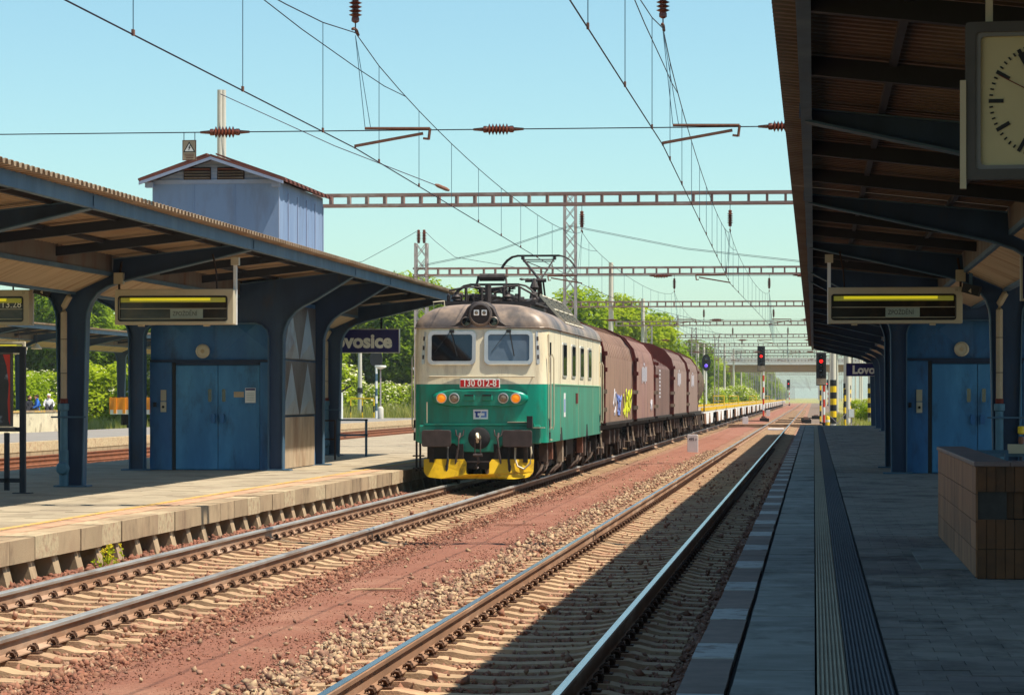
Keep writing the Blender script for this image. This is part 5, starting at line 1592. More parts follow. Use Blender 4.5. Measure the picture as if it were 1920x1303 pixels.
MB().box(0, 1.3, -.03, .03, 0, .74).build('panel', 'sign_blue', b)
frame_ring([(-.03, -.03), (1.33, -.03), (1.33, .77), (-.03, .77)], [(0, 0), (1.3, 0), (1.3, .74), (0, .74)], -.05, .05).build('frame', 'casing', b)
for x in (.2, 1.1):
    MB().cyl((x, 0, .77), (x, 0, 1.0), .02, 6).build('hanger', 'casing', b)

# ------------------------------------------------------------------ platform clock
ck = thing('platform_clock', 'square station clock with black hour marks hanging top right', 'clock', (1.145, 13.85, 3.37), R(-4))
MB().box(-.385, .385, -.10, .14, -.37, .37).build('case', 'clock_frame', ck, bevel=.01)
frame_ring(rounded(.80, .77, .02, 2), rounded(.70, .67, .02, 2), -.14, -.101).build('outer_frame', 'clock_dark', ck)
frame_ring(rounded(.70, .68, .02, 2), rounded(.65, .63, .02, 2), -.125, -.1005).build('inner_frame', 'clock_frame', ck)
MB().box(-.33, .33, -.106, -.1005, -.32, .32).build('dial', 'dial', ck)
for k in range(60):
    a = 2 * PI * k / 60
    r0, r1, w = (.215, .287, .019) if k % 5 == 0 else (.267, .285, .008)
    d = Vector((math.sin(a), 0, math.cos(a)))
    p, q = d * r0 + Vector((0, -.109, 0)), d * r1 + Vector((0, -.109, 0))
    MB().bar(p, q, w, .004, (0, 1, 0)).build('hour_mark' if k % 5 == 0 else 'minute_mark', 'black', ck)
for nm, a, r1, w, m in (('minute_hand', R(-29.5), .265, .034, 'black'), ('hour_hand', R(27.5), .17, .042, 'black'), ('second_hand', R(-62), .27, .004, 'oxide')):
    d = Vector((math.sin(a), 0, math.cos(a)))
    MB().bar(-d * .06 + Vector((0, -.113, 0)), d * r1 + Vector((0, -.113, 0)), w, .004, (0, 1, 0)).build(nm, m, ck)
for x in (-.285, .285):
    MB().box(x - .018, x + .018, -.02, .02, .36, 1.0).build('hanger', 'casing', ck)
MB().box(-.425, -.395, -.15, -.1, -.43, .1).build('case_lug', 'casing', ck)

# ------------------------------------------------------------------ station signs
def station_sign(label, x0, x1, Y, z0, h, hang, size):
    t = thing('station_sign', label, 'sign', (x0, Y, z0), 0, 'station name signs')
    w = x1 - x0
    MB().box(0, w, -.07, .07, 0, h).build('panel', 'sign_blue', t, bevel=.01)
    frame_ring([(-.02, -.02), (w + .02, -.02), (w + .02, h + .02), (-.02, h + .02)], [(.0, .0), (w, 0), (w, h), (0, h)], -.075, .075).build('edge_trim', 'alu', t)
    text('lettering', 'Lovosice', size, 'letter', t, (w / 2 + .1, -.073, h * .47), ext=.002, bold=.024 * size / .55)
    for x in (w * .12, w * .8):
        if hang > 0:
            MB().box(x - .03, x + .03, -.02, .02, h, h + hang).build('hanger', 'beam_dark', t)
        else:
            MB().cyl((x, 0.1, hang), (x, .1, h), .05, 8).build('post', 'galv', t)
    return t
station_sign('dark blue station sign under the end of the left canopy, partly behind a column', -13.72, -11.3, 75.2, 3.13, .62, .72, .52)
station_sign('dark blue station sign at the far end of the right canopy, cut by columns', 1.62, 4.0, 140.4, 2.95, .62, .7, .56)
station_sign('distant blue station sign on the far platform, seen between the left columns', -30.6, -28.2, 158, 3.6, .62, -3.3, .56)

# ------------------------------------------------------------------ poster stand on the left platform
ps = thing('poster_stand', 'steel poster stand with red and dark poster at the left edge', 'poster stand', (-12.97, 44.6, ZP), R(0))
for x in (0, -2.05):
    MB().box(x - .045, x + .045, -.045, .045, 0, 2.42).build('post', 'beam_dark', ps)
    MB().box(x - .15, x + .15, -.1, .1, 0, .015).build('base_plate', 'beam_dark', ps)
for x in (-.27, -1.78):
    MB().box(x - .04, x + .04, -.03, .03, .05, 1.0).build('leg', 'beam_dark', ps)
for z in (.18, 1.02, 2.33):
    MB().box(-2.0, -.046, -.03, .03, z, z + .07).build('cross_bar', 'beam_dark', ps)
pb = MB().box(-1.9, -.17, -.05, .028, 1.1, 2.32).build('poster_board', 'gutter_grey', ps)
MB().box(-1.87, -.2, -.056, -.051, 1.13, 2.29).build('poster', 'poster_dark', pb)
MB().prism([(-.2, 1.13), (-.225, 1.2), (-.24, 1.5), (-.22, 1.8), (-.26, 2.1), (-.32, 2.29), (-.2, 2.29)], 'y', -.06, -.0565).build('poster_band', 'poster_red', pb)
MB().box(-1.95, -.12, -.07, .03, 1.05, 1.095).build('poster_ledge', 'gutter_grey', ps)

# ------------------------------------------------------------------ tiled stair parapet
st = thing('stair_parapet', 'brown tiled parapet of the subway stairs on the right platform', 'parapet', (1.41, 24.6, ZP))
MB().box(.02, .27, .02, 7.4, 0, .98).build('core', 'joint', st)
MB().box(.02, 3.2, .14, .4, 0, .98).build('core', 'joint', st)
for k in range(4):
    z0 = .015 + k * .243
    for j in range(10):
        y = .01 + j * .74
        MB().box(0, .019, y, y + .733, z0, z0 + .237).build('stone_tile', 'stone_clad', st)
tiles = shared(MB().box(.003, .079, 0, .018, 0, .255), 'wall_tile', 'tile_brown')
for r, (z, y) in enumerate(((.0, 0), (.262, -.001), (.524, .10), (.76, .0))):
    for k in range(20):
        o = obj('wall_tile', tiles, None, st, (.012 + k * .081, y, z + .005))
    MB().box(.02, 3.2, y + .019, .138, z, z + (.235 if r == 2 else .26)).build('core', 'joint', st)
MB().box(-.015, .30, -.02, 7.42, .985, 1.03).build('coping', 'stone_cap', st, bevel=.008)
MB().box(.301, 3.2, -.02, .42, .985, 1.03).build('coping', 'stone_cap', st, bevel=.008)
hd = thing('stair_handrail', 'blue steel handrail behind the tiled parapet', 'handrail', (1.85, 33, ZP))
b = MB()
b.box(0, .42, -.02, .02, .93, .97)
for x in (.02, .4):
    b.box(x - .02, x + .02, -.02, .02, 0, .93)
b.build('rail', 'blue_steel', hd)
b = MB()
b.box(.2, .75, .6, .64, .88, .92)
for x in (.22, .7):
    b.box(x - .02, x + .02, .6, .64, 0, .88)
b.build('rail', 'blue_steel', hd)
MB().box(.45, .65, .5, .55, .92, 1.03).build('grip', 'casing', hd)
v = thing('water_valve', 'yellow-topped water valve beside the drain pipe on the right column', 'valve', (3.52, 48.05, ZP))
MB().cyl((0, 0, 0), (0, 0, .92), .03, 8).build('pipe', 'beam_dark', v)
MB().lathe([(.03, 0), (.06, .02), (.06, .12), (.05, .14)], (0, 0, .95), n=10).build('cap', 'yellow', v, smooth=True)
MB().lathe([(.04, -.06), (.055, 0), (.04, .06)], (0, 0, .85), n=8).build('body', 'fitting', v, smooth=True)
bn = thing('bench_frame', 'small blue steel rack beside the last column of the left canopy', 'rack', (-12.45, 72.6, ZP))
b = MB()
for z in (.55, .95):
    b.box(-.1, .7, 0, .05, z, z + .05)
b.build('rail', 'blue_steel', bn)
for x in (-.08, .66):
    MB().box(x - .03, x + .03, 0, .05, 0, 1.0).build('post', 'blue_steel', bn)
bn = thing('bench_frame', 'thin dark railing between the lift shaft and the next column', 'railing', (-12.9, 69, ZP))
for x in (0, .9):
    MB().box(x - .02, x + .02, 0, .04, 0, 1.0).build('post', 'wood_dark', bn)
for z in (.5, .97):
    MB().box(0, .9, 0, .04, z, z + .04).build('rail', 'wood_dark', bn)

# plank and weed on the ground
pk = tag(MB().prism([(-.3, 0), (.3, 0), (.28, .012), (-.26, .014)], 'y', -.04, .04).build('plank', 'sleeper', None, loc=(-4.78, 30.2, -.2), rot=(0, 0, .35)), 'thin weathered plank lying on the red gravel path', 'plank')
pk = tag(MB().prism([(-.35, 0), (.35, 0), (.33, .012), (-.31, .014)], 'y', -.03, .03).build('plank', 'red_stone', None, loc=(-4.9, 45.6, -.2), rot=(0, 0, .3)), 'reddish strip of wood lying further along the gravel path', 'plank')

# ------------------------------------------------------------------ kilometre posts
def km_post(label, x, y, txt):
    t = thing('kilometre_post', label, 'kilometre post', (x, y, -.25), 0, 'kilometre posts')
    MB().prism([(-.205, 0), (.205, 0), (.205, .68), (.17, .71), (-.17, .71), (-.205, .68)], 'y', -.09, .09).build('post', 'post_stone', t, bevel=.01)
    if txt:
        text('number', txt, .17, 'ink', t, (-.04, -.093, .53), ext=.001, sx=.8, bold=.002)
        text('number', '0', .11, 'ink', t, (.13, -.093, .52), ext=.001, sx=.8, bold=.002)
    return t
km_post('white kilometre post marked 495 between the tracks', -4.62, 106.5, '495')
km_post('second white kilometre post between the tracks, before the plank crossing ends', -4.9, 200, '')
km_post('third and smallest white post between the tracks beyond the main signal', -4.9, 300, '')
cr = struct(MB().box(-5.9, .6, 193, 194.6, -.26, -.03).build('track_crossing', 'concrete'))
for k in range(6):
    MB().box(-5.9 + k * 1.08, -4.84 + k * 1.08, 192.98, 194.62, -.029, .0).build('crossing_plank', 'sleeper', cr)
MB().box(-2.9, -1.9, 176, 179, -.25, -.12).build('cable_cover', 'post_stone', cr)

# ------------------------------------------------------------------ signals
def main_signal(label, x, y, hh, lit, ladder=False):
    t = thing('main_signal', label, 'signal', (x, y, -.25), 0, 'railway signals')
    z = 0
    MB().cyl((0, 0, -.2), (0, 0, .3), .2, 10).build('foot', 'under', t)
    k = 0
    z = .3
    top = hh - 2.35
    ms = MB().cyl((0, 0, .3), (0, 0, hh), .075, 10).build('mast', 'red_paint', t)
    while z < top - .1:
        MB().cyl((0, 0, z), (0, 0, min(z + .55, top)), .085, 10).build('mast_band', 'white_paint' if k % 2 else 'red_paint', ms)
        z += .55
        k += 1
    MB().box(-.36 - .2, .36 - .2, -.3, -.08, top, hh).build('signal_head', 'black', t, bevel=.03)
    hd_ = MB().box(-.54, .14, -.305, -.3005, top + .05, top + .5).build('base_plate', 'under_pale', t)
    for i in range(5):
        zz = hh - .28 - i * .34
        m = 'signal_red' if i == lit else 'glass'
        l = MB().lathe([(.13, .0), (.15, .02), (.15, .22), (.145, .22), (.13, .01)], (-.2, -.3, zz), (0, -1, 0), 14).build('lamp_hood', 'rubber', t, smooth=True)
        MB().lathe([(.125, .012), (.08, .03), (0, .035)], (-.2, -.3, zz), (0, -1, 0), 14).build('lens', m, l, smooth=True)
    return t
main_signal('red light signal on a red and white mast between the two tracks', -4.72, 262, 6.9, 2)
main_signal('nearer red light signal at the end of the dark platform', .72, 200, 5.3, 1)
dw = thing('shunting_signal', 'oval shunting signal with violet light left of the train', 'signal', (-10.1, 262, -.25), 0, 'railway signals')
MB().cyl((0, 0, 0), (0, 0, 4.6), .09, 10).build('mast', 'white_paint', dw)
MB().prism([(.42 * math.cos(2 * PI * i / 20), 4.55 + .8 + .8 * math.sin(2 * PI * i / 20)) for i in range(20)], 'y', -.1, .1).build('signal_head', 'black', dw)
for z, m in ((5.05, 'signal_blue'), (5.65, 'glass')):
    MB().lathe([(.17, 0), (.12, .04), (0, .05)], (0, -.1, z), (0, -1, 0), 12).build('lens', m, dw)
MB().cyl((0, 0, 6.1), (0, 0, 6.7), .04, 6).build('finial', 'black', dw)
for k, x in enumerate((-5.6, 3.2)):
    main_signal(('small distant red signal beyond the bridge, left of the tracks', 'small distant red signal beyond the bridge, right of the tracks')[k], x, 640, 6.0, 2)

# ------------------------------------------------------------------ things beyond the end of the dark platform
def striped(label, x, y, h, r=.08):
    t = thing('striped_post', label, 'post', (x, y, -.4), 0, 'striped posts beyond the platform')
    n = int(h / .4)
    for k in range(n):
        MB().cyl((0, 0, k * .4), (0, 0, k * .4 + .4), r, 10).build('band', 'yellow' if k % 2 else 'black', t)
    return t
striped('thin black and yellow post beside the grey switch cabinet', 2.05, 185, 2.9, .08)
striped('short black and yellow post right behind the nearer red signal', .5, 214, 3.4, .07)
t = thing('switch_cabinet', 'small grey switch cabinet on a pole beyond the platform end', 'cabinet', (2.45, 184, -.4))
MB().box(-.2, .2, -.12, .12, .9, 1.5).build('box', 'casing', t, bevel=.015)
MB().box(-.16, .16, -.14, -.121, .95, 1.45).build('door', 'white_paint', t)
MB().cyl((0, 0, 0), (0, 0, .9), .05, 8).build('pole', 'galv', t)
t = thing('yellow_bollard', 'short yellow bollard at the foot of the nearer red signal', 'bollard', (.98, 199, -.4))
MB().lathe([(.2, 0), (.2, .1), (.15, .12), (.15, .8), (.11, .9), (0, .93)], (0, 0, 0), n=12).build('body', 'yellow', t, smooth=True)
MB().cyl((0, 0, .5), (0, 0, .65), .155, 12).build('band', 'white_paint', t)
t = thing('cross_brace', 'low crossed steel brace beside the cabinet beyond the platform', 'brace', (1.6, 184.5, -.4))
MB().bar((-.5, 0, 0), (.5, 0, 1.2), .05).build('brace_bar', 'galv', t)
MB().bar((-.5, .05, 1.0), (.5, .05, 0.0), .05).build('brace_bar', 'galv', t)
for k in range(14):
    x, y = 2.6 + (k % 5) * 1.7 + .6 * math.sin(k * 2.1), 215 + k * 26
    t = thing('line_mast', '%s pale line mast, counted by distance, in the cluster beyond the dark platform' % ORD[k], 'mast', (x, y, 0), 0, 'masts beyond the dark platform')
    mast(t, 0, 'striped' if k in (1, 4) else ('twin' if k % 2 else 'pole'), 7.8 + (k % 3) * .8)
for k in range(12):
    x, y = -15.5 - (k % 4) * 2.2, 262 + k * 33
    t = thing('line_mast', '%s pale line mast, counted by distance, left of the wagons before the trees' % ORD[k], 'mast', (x, y, 0), 0, 'masts left of the train')
    mast(t, 0, 'lattice' if k % 3 == 0 else 'pole', 8.6 + (k % 3) * .7)

for k, (x, y) in enumerate(((-.6, 226), (-.7, 243), (-4.2, 238), (.2, 268))):
    t = thing('point_machine', '%s low dark point machine, counted by distance, beside the far points' % ORD[k], 'point machine', (x, y, -.26), 0, 'point machines')
    MB().box(-.4, .4, -.3, .3, 0, .32).build('case', 'under', t, bevel=.04)
    MB().box(-2.6, -.4, -.06, .06, .06, .14).build('throw_rod', 'under_mid', t)
    MB().box(-.2, .2, -.2, .2, .321, .4).build('cover', 'fitting', t, bevel=.02)

# ------------------------------------------------------------------ road bridge
br = thing('road_bridge', 'pale concrete road bridge with green railings crossing the tracks', 'bridge', (0, 520, -.5))
MB().box(-26, 40, 0, 9, 8.6, 9.3).build('deck', 'bridge', br)
MB().box(-25.5, 39.5, .4, 8.6, 7.0, 8.598).build('girder', 'bridge_soffit', br)
MB().box(-26, 40, -.25, -.002, 8.3, 9.5).build('parapet', 'bridge', br)
for k in range(23):
    x = -26 + k * 2.9
    MB().box(x, x + .1, -.2, -.1, 9.502, 11.0).build('railing_post', 'rail_green', br)
for z in (9.9, 10.4, 10.9):
    MB().box(-26, 40, -.18, -.12, z, z + .08).build('railing_bar', 'rail_green', br)
MB().box(-34, -22.5, .5, 8.5, 0, 6.99).build('abutment', 'bridge', br)
MB().box(12, 13.2, 1, 8, 0, 6.99).build('pier', 'bridge', br)
MB().box(30, 41, .5, 8.5, 0, 6.99).build('abutment', 'bridge', br)

# ------------------------------------------------------------------ left background
def lamp(label, x, y, h):
    t = thing('platform_lamp', label, 'lamp post', (x, y, .3), 0, 'platform lamps')
    MB().lathe([(.22, 0), (.22, .75), (.16, .85), (.06, .9)], (0, 0, 0), n=12).build('base', 'mast_concrete', t, smooth=True)
    MB().cyl((0, 0, .9), (0, 0, h), .055, 8).build('pole', 'galv', t)
    MB().lathe([(.12, -.06), (.42, .08), (.42, .18), (.38, .2)], (0, 0, h), n=14).build('lamp_head', 'white_paint', t, smooth=True)
    return t
lamp('platform lamp with flat white head below the blue station sign', -31.1, 198, 3.65)
lamp('platform lamp with flat white head close beside the locomotive front', -28.4, 198, 3.5)
t = thing('signal_post', 'blue and white banded signal post with dark round head left of the lamp', 'signal', (-32.2, 203, .3), 0, 'railway signals')
for k in range(7):
    MB().cyl((0, 0, k * .55), (0, 0, k * .55 + .55), .09, 8).build('mast_band', ('white_paint', 'dropper')[k % 2], t)
MB().prism(rounded(.9, 1.1, .35, 4, 0, 4.4), 'y', -.08, .08).build('signal_head', 'black', t)
t = thing('line_mast', 'white line mast with a dark band standing in the grass beyond the far platform', 'mast', (-35.4, 215, -.4))
mast(t, 0, 'pole', 6.0)
MB().cyl((0, 0, 2.6), (0, 0, 3.0), .22, 10).build('dark_band', 'black', t)
t = thing('barrier_frame', 'yellow and black barrier frame in the grass beyond the far platform', 'barrier', (-35.3, 210, -.3))
for k in range(3):
    for j in range(4):
        MB().cyl((k * .9, 0, j * .5), (k * .9, 0, j * .5 + .5), .06, 6).build('band', 'yellow' if j % 2 else 'black', t)
MB().box(0, 1.8, -.05, .05, 2.0, 2.12).build('top_bar', 'yellow', t)
t = thing('small_lever_post', 'short white post with dark lever arm on the far platform edge', 'post', (-33.6, 196, .3))
MB().cyl((0, 0, 0), (0, 0, 1.9), .1, 8).build('post', 'white_paint', t)
MB().bar((-.3, 0, 1.8), (.7, 0, 2.4), .12).build('lever', 'under', t)
t = thing('round_road_sign', 'small red-rimmed round sign half hidden behind the lift shaft', 'sign', (-32.0, 178, .3))
MB().cyl((0, .05, 0), (0, .05, 2.4), .04, 6).build('post', 'galv', t)
MB().lathe([(.33, 0), (.33, .03)], (0, 0, 2.4), (0, -1, 0), 16).build('disc', 'red_paint', t)
MB().lathe([(.22, 0.031), (.22, .036)], (0, 0, 2.4), (0, -1, 0), 16).build('disc_field', 'white_paint', t)
# orange low-sided wagon
t = thing('flat_truck', 'orange low-sided wagon parked beyond the end of the loading wall', 'wagon', (-36.6, 147, 0))
MB().box(-1.3, 1.3, 0, 14, .95, 1.2).build('underframe', 'deck_white', t)
for s in (-1, 1):
    w = MB().box(*sorted((s * 1.28, s * 1.34)), 0, 14, 1.2, 1.85).build('side_board', 'orange', t)
    for k in range(12):
        MB().box(*sorted((s * 1.342, s * 1.4)), .2 + k * 1.2, .38 + k * 1.2, .98, 1.87).build('stake', 'orange', w)
for y in (0, 13.94):
    w = MB().box(-1.28, 1.28, y, y + .06, 1.2, 1.85).build('end_board', 'orange', t)
    for k in range(5):
        MB().box(-1.1 + k * .5, -.95 + k * .5, y - .06, y - .002, 1.0, 1.87).build('stake', 'orange', w)
for y in (2.2, 11.8):
    b = MB()
    for s in (-1, 1):
        b.lathe([(.48, 0), (.48, .13)], (s * .82, y, .48), (-s, 0, 0), 16)
        b.box(*sorted((s * .98, s * 1.1)), y - .6, y + .6, .35, .95)
    b.build('axle', 'under', t)
for k, (x, y) in enumerate(((-39.9, 139.7), (-37.6, 139.9))):
    t = thing('platform_lamp', ('hanging dish lamp under the distant canopy left of the near column', 'hanging dish lamp under the distant canopy right of the near column')[k], 'lamp', (x, y, 4.35), 0, 'hanging dish lamps')
    MB().lathe([(.05, .3), (.12, .25), (.3, .05), (.28, 0)], (0, 0, 0), n=12).build('shade', 'casing', t, smooth=True)
    MB().cyl((0, 0, .3), (0, 0, .9), .02, 6).build('stem', 'beam_dark', t)

# ------------------------------------------------------------------ seated people on the loading wall
def person(label, loc, rz, top, hair_m, cap=False):
    t = thing('person', label, 'person', loc, rz, 'people sitting on the loading wall')
    J = {'pelvis': (0, 0, .1), 'chest': (0, -.05, .38), 'neck': (0, -.05, .56), 'shl': (-.17, -.05, .52), 'ell': (-.26, -.12, .28), 'hal': (-.16, -.34, .18),
         'shr': (.17, -.05, .52), 'elr': (.26, -.12, .28), 'har': (.16, -.34, .18), 'hil': (-.1, -.02, .09), 'knl': (-.12, -.42, .26), 'fol': (-.12, -.62, -.02), 'tol': (-.12, -.76, -.02),
         'hir': (.1, -.02, .09), 'knr': (.12, -.42, .26), 'for': (.12, -.62, -.02), 'tor': (.12, -.76, -.02), 'head0': (0, -.06, .62), 'head1': (0, -.08, .74)}
    rad = {'pelvis': .13, 'chest': .15, 'neck': .06, 'shl': .075, 'shr': .075, 'ell': .05, 'elr': .05, 'hal': .035, 'har': .035, 'hil': .1, 'hir': .1, 'knl': .07, 'knr': .07,
           'fol': .05, 'for': .05, 'tol': .035, 'tor': .035, 'head0': .085, 'head1': .095}
    E = [('pelvis', 'chest'), ('chest', 'neck'), ('neck', 'head0'), ('head0', 'head1'), ('chest', 'shl'), ('shl', 'ell'), ('ell', 'hal'), ('chest', 'shr'), ('shr', 'elr'), ('elr', 'har'),
         ('pelvis', 'hil'), ('hil', 'knl'), ('knl', 'fol'), ('fol', 'tol'), ('pelvis', 'hir'), ('hir', 'knr'), ('knr', 'for'), ('for', 'tor')]
    ks = list(J)
    me = bpy.data.meshes.new('body')
    me.from_pydata([J[k] for k in ks], [(ks.index(a), ks.index(c)) for a, c in E], [])
    o = obj('body', me, top, t)
    o.modifiers.new('skin', 'SKIN')
    for k, d in zip(ks, me.skin_vertices[0].data):
        d.radius = (rad[k], rad[k])
        d.use_root = k == 'pelvis'
    o.modifiers.new('sub', 'SUBSURF').levels = 1
    MB().sphere((0, -.085, .73), .105, 10, 8, (.9, 1, 1.15)).build('head', 'skin', t, smooth=True)
    MB().sphere((0, -.065, .77), .112, 10, 6, (.95, 1, .9)).build('cap' if cap else 'hair', 'cloth_white' if cap else hair_m, t, smooth=True)
    lg = MB()
    for s in (-1, 1):
        lg.tube([(s * .1, -.02, .09), (s * .12, -.42, .26), (s * .12, -.62, 0), (s * .12, -.75, .0)], [.115, .085, .065, .05], 8)
    lg.build('trousers', 'cloth_dark', t, smooth=True)
    return t
person('person in a blue shirt sitting on the pale loading wall', (-39.3, 137.9, 1.15), R(-60), 'cloth_blue', 'hair')
person('person in a white shirt and cap sitting on the pale loading wall', (-38.95, 138.6, 1.2), R(20), 'cloth_white', 'hair', True)
person('person in dark clothes sitting low beside the blue-shirted person', (-39.9, 138.2, 1.12), R(60), 'cloth_dark', 'hair')

# ------------------------------------------------------------------ vegetation
def leaf_quads(rs, P, Nrm, size, asp=.62):
    n = len(P)
    Nrm = Nrm + rs.normal(0, .55, (n, 3))
    Nrm /= np.linalg.norm(Nrm, axis=1)[:, None] + 1e-9
    t = np.cross(Nrm, rs.normal(size=(n, 3)))
    t /= np.linalg.norm(t, axis=1)[:, None] + 1e-9
    b = np.cross(Nrm, t)
    s = size[:, None]
    k = rs.uniform(.15, .5, (n, 1))
    V = np.stack([P - t * s, P + b * s * asp * (1 - k) + Nrm * s * .12, P + t * s, P - b * s * asp * (.6 + k) + Nrm * s * .12], 1)
    F = np.arange(4 * n).reshape(n, 4)
    return V.reshape(-1, 3), F
def crown_mesh(name, seed, n, h, r, zbase, lobes, leaf, m, flat=.8):
    rs = np.random.RandomState(seed)
    C, S = [], []
    for k in range(lobes):
        f = (k + .5) / lobes
        z = zbase + (h - zbase) * (.12 + .80 * f)
        prof = math.sin(PI * min(max(.18 + .72 * f, 0), 1)) ** .7
        a = k * 2.4 + rs.uniform(-.5, .5)
        d = r * prof * rs.uniform(.25, .72)
        C.append((d * math.cos(a), d * math.sin(a), z))
        S.append(r * rs.uniform(.34, .52) * (.65 + .5 * prof))
    C, S = np.array(C), np.array(S)
    idx = rs.choice(len(C), n, p=S ** 2 / (S ** 2).sum())
    d = rs.normal(size=(n, 3))
    d /= np.linalg.norm(d, axis=1)[:, None]
    rad = S[idx] * rs.uniform(.25, 1, n) ** .4 * (1 + .18 * np.sin(7 * d[:, 0] + idx) * np.cos(6 * d[:, 1] + idx))
    P = C[idx] + d * rad[:, None] * np.array([1, 1, flat])
    ok = P[:, 2] > zbase * .8
    V, F = leaf_quads(rs, P[ok], d[ok] + np.array([.25, 0, 1.0]), rs.uniform(.6, 1.25, ok.sum()) * leaf)
    me = np_mesh(name, V, F)
    me.materials.append(M[m])
    return me, C, S
def trunk_mesh(h, r, C, seed):
    rnd = random.Random(seed)
    b = MB()
    top = h * .8
    b.tube([(0, 0, -.4), (rnd.uniform(-.1, .1), 0, h * .25), (rnd.uniform(-.2, .2), rnd.uniform(-.2, .2), h * .5), (0, 0, top)], [h * .03, h * .024, h * .016, .03], 7)
    for c in C[:9]:
        z0 = min(c[2] * .55, top * .8)
        b.tube([(0, 0, z0), (c[0] * .5, c[1] * .5, (z0 + c[2]) / 2 + .2), (c[0], c[1], c[2])], [h * .012, h * .008, .02], 5)
    me = b.mesh('trunk', True)
    me.materials.append(M['bark'])
    return me
TREES = []
for k, (n, h, r, zb, lb, leaf, m) in enumerate(((13000, 12, 4.6, 1.6, 15, .26, 'leaf_a'), (12000, 11, 4.2, 1.2, 13, .25, 'leaf_b'), (13000, 13, 4.4, 2.0, 16, .26, 'leaf_c'), (10000, 9, 4.0, .6, 11, .25, 'leaf_a'))):
    me, C, S = crown_mesh('crown', 20 + k, n, h, r, zb, lb, leaf, m)
    TREES.append((me, trunk_mesh(h, r, C, k)))
BUSH = []
for k, (n, h, r, m) in enumerate(((4200, 3.6, 2.4, 'leaf_c'), (4200, 3.0, 2.6, 'leaf_a'), (3600, 2.4, 2.0, 'leaf_c'))):
    me, C, S = crown_mesh('foliage', 40 + k, n, h, r, .15, 9, .17, m, .85)
    rs = np.random.RandomState(60 + k)
    nf = 420
    idx = rs.choice(len(C), nf)
    d = rs.normal(size=(nf, 3))
    d[:, 2] = np.abs(d[:, 2])
    d /= np.linalg.norm(d, axis=1)[:, None]
    V, F = leaf_quads(rs, C[idx] + d * S[idx][:, None] * 1.03 * np.array([1, 1, .9]), np.tile([0, 0, 1.5], (nf, 1)) + d, rs.uniform(.08, .15, nf), .9)
    fm = np_mesh('blossom', V, F)
    fm.materials.append(M['flower'])
    st_ = MB()
    for c in C[:7]:
        st_.tube([(0, 0, -.3), (c[0] * .4, c[1] * .4, c[2] * .6), tuple(c)], [.06, .04, .015], 5)
    sm = st_.mesh('stem')
    sm.materials.append(M['bark'])
    BUSH.append((me, fm, sm))
rv = random.Random(99)
def tree(label, x, y, k, sc, group):
    t = thing('broadleaf_tree', label, 'tree', (x, y, -.5), rv.uniform(0, 6.28), group)
    s = (sc * rv.uniform(.92, 1.12), sc * rv.uniform(.92, 1.12), sc)
    t.scale = s
    obj('crown', TREES[k][0], None, t)
    obj('trunk', TREES[k][1], None, t)
    return t
def bush(label, x, y, k, sc, group, blossom=True):
    t = thing('shrub', label, 'shrub', (x, y, -.5), rv.uniform(0, 6.28), group)
    t.scale = (sc * rv.uniform(.9, 1.2), sc * rv.uniform(.9, 1.2), sc)
    obj('foliage', BUSH[k][0], None, t)
    if blossom:
        obj('blossom', BUSH[k][1], None, t)
    obj('stem', BUSH[k][2], None, t)
    return t
g = 'trees beyond the far platform'
lab = 'bright green broadleaf tree in the belt beyond the far platform'
for k in range(13):
    tree('%s bright green tree from the left in the front row beyond the far platform' % ORD[k], -72 + k * 3.5 + rv.uniform(-1, 1), 240 + rv.uniform(-5, 12), (0, 2, 1, 3)[k % 4], .95 + .2 * rv.random(), g)
for k in range(9):
    tree('%s tall tree from the left in the rear row beyond the far platform' % ORD[k], -74 + k * 5 + rv.uniform(-1, 1), 262 + rv.uniform(-6, 10), (2, 0, 1)[k % 3], 1.05 + .15 * rv.random(), g)
for k in range(7):
    tree('%s small tree from the left in the row behind the locomotive' % ORD[k], -31.5 + k * 2.6, 268 + k * 9 + rv.uniform(-6, 6), (0, 3, 1)[k % 3], .6 + .1 * rv.random(), g)
g2 = 'trees behind the wagons'
tree('tall broadleaf tree behind the tall lattice mast and the pantograph', -22.4, 262, 0, 1.06, g2)
tree('broadleaf tree just left of the tall lattice mast, behind the locomotive roof', -25.4, 270, 2, .92, g2)
tree('rounded broadleaf tree behind the first covered wagons, right of the lattice mast', -18.6, 274, 2, .98, g2)
tree('smaller broadleaf tree at the right end of the clump behind the wagons', -16.6, 280, 1, .98, g2)
tree('dark broadleaf tree half hidden inside the clump behind the wagons', -20.6, 282, 1, 1.02, g2)
g3 = 'tree belt along the line beyond the bridge'
for k in range(26):
    tree('%s hazy tree, counted by distance, in the belt left of the line by the bridge' % ORD[k], -17.5 - rv.uniform(0, 7), 400 + 30 * k * (1 + k * .05) + rv.uniform(-9, 9), k % 4, .75 + .3 * rv.random(), g3)
for k in range(16):
    tree('%s hazy tree, counted by distance, in the belt right of the line' % ORD[k], 22 + rv.uniform(0, 9) + k * .5, 380 + k * 62 + rv.uniform(-12, 12), k % 4, .8 + .25 * rv.random(), 'tree belt right of the line')
gb = 'flowering shrubs beyond the far platform'
for k in range(18):
    bush('%s white-flowering elder shrub from the left in the hedge beyond the far platform' % ORD[k], -68 + k * 2.45 + rv.uniform(-.6, .6), 228 + rv.uniform(-4, 4), k % 3, 1.05 + .3 * rv.random(), gb)
for k in range(22):
    bush('%s yellow-green shrub, counted by distance, beside the white flat wagons' % ORD[k], -11.8 - rv.uniform(0, 5), 290 + k * 17, k % 3, .8 + .35 * rv.random(), 'shrubs beside the flat wagons')
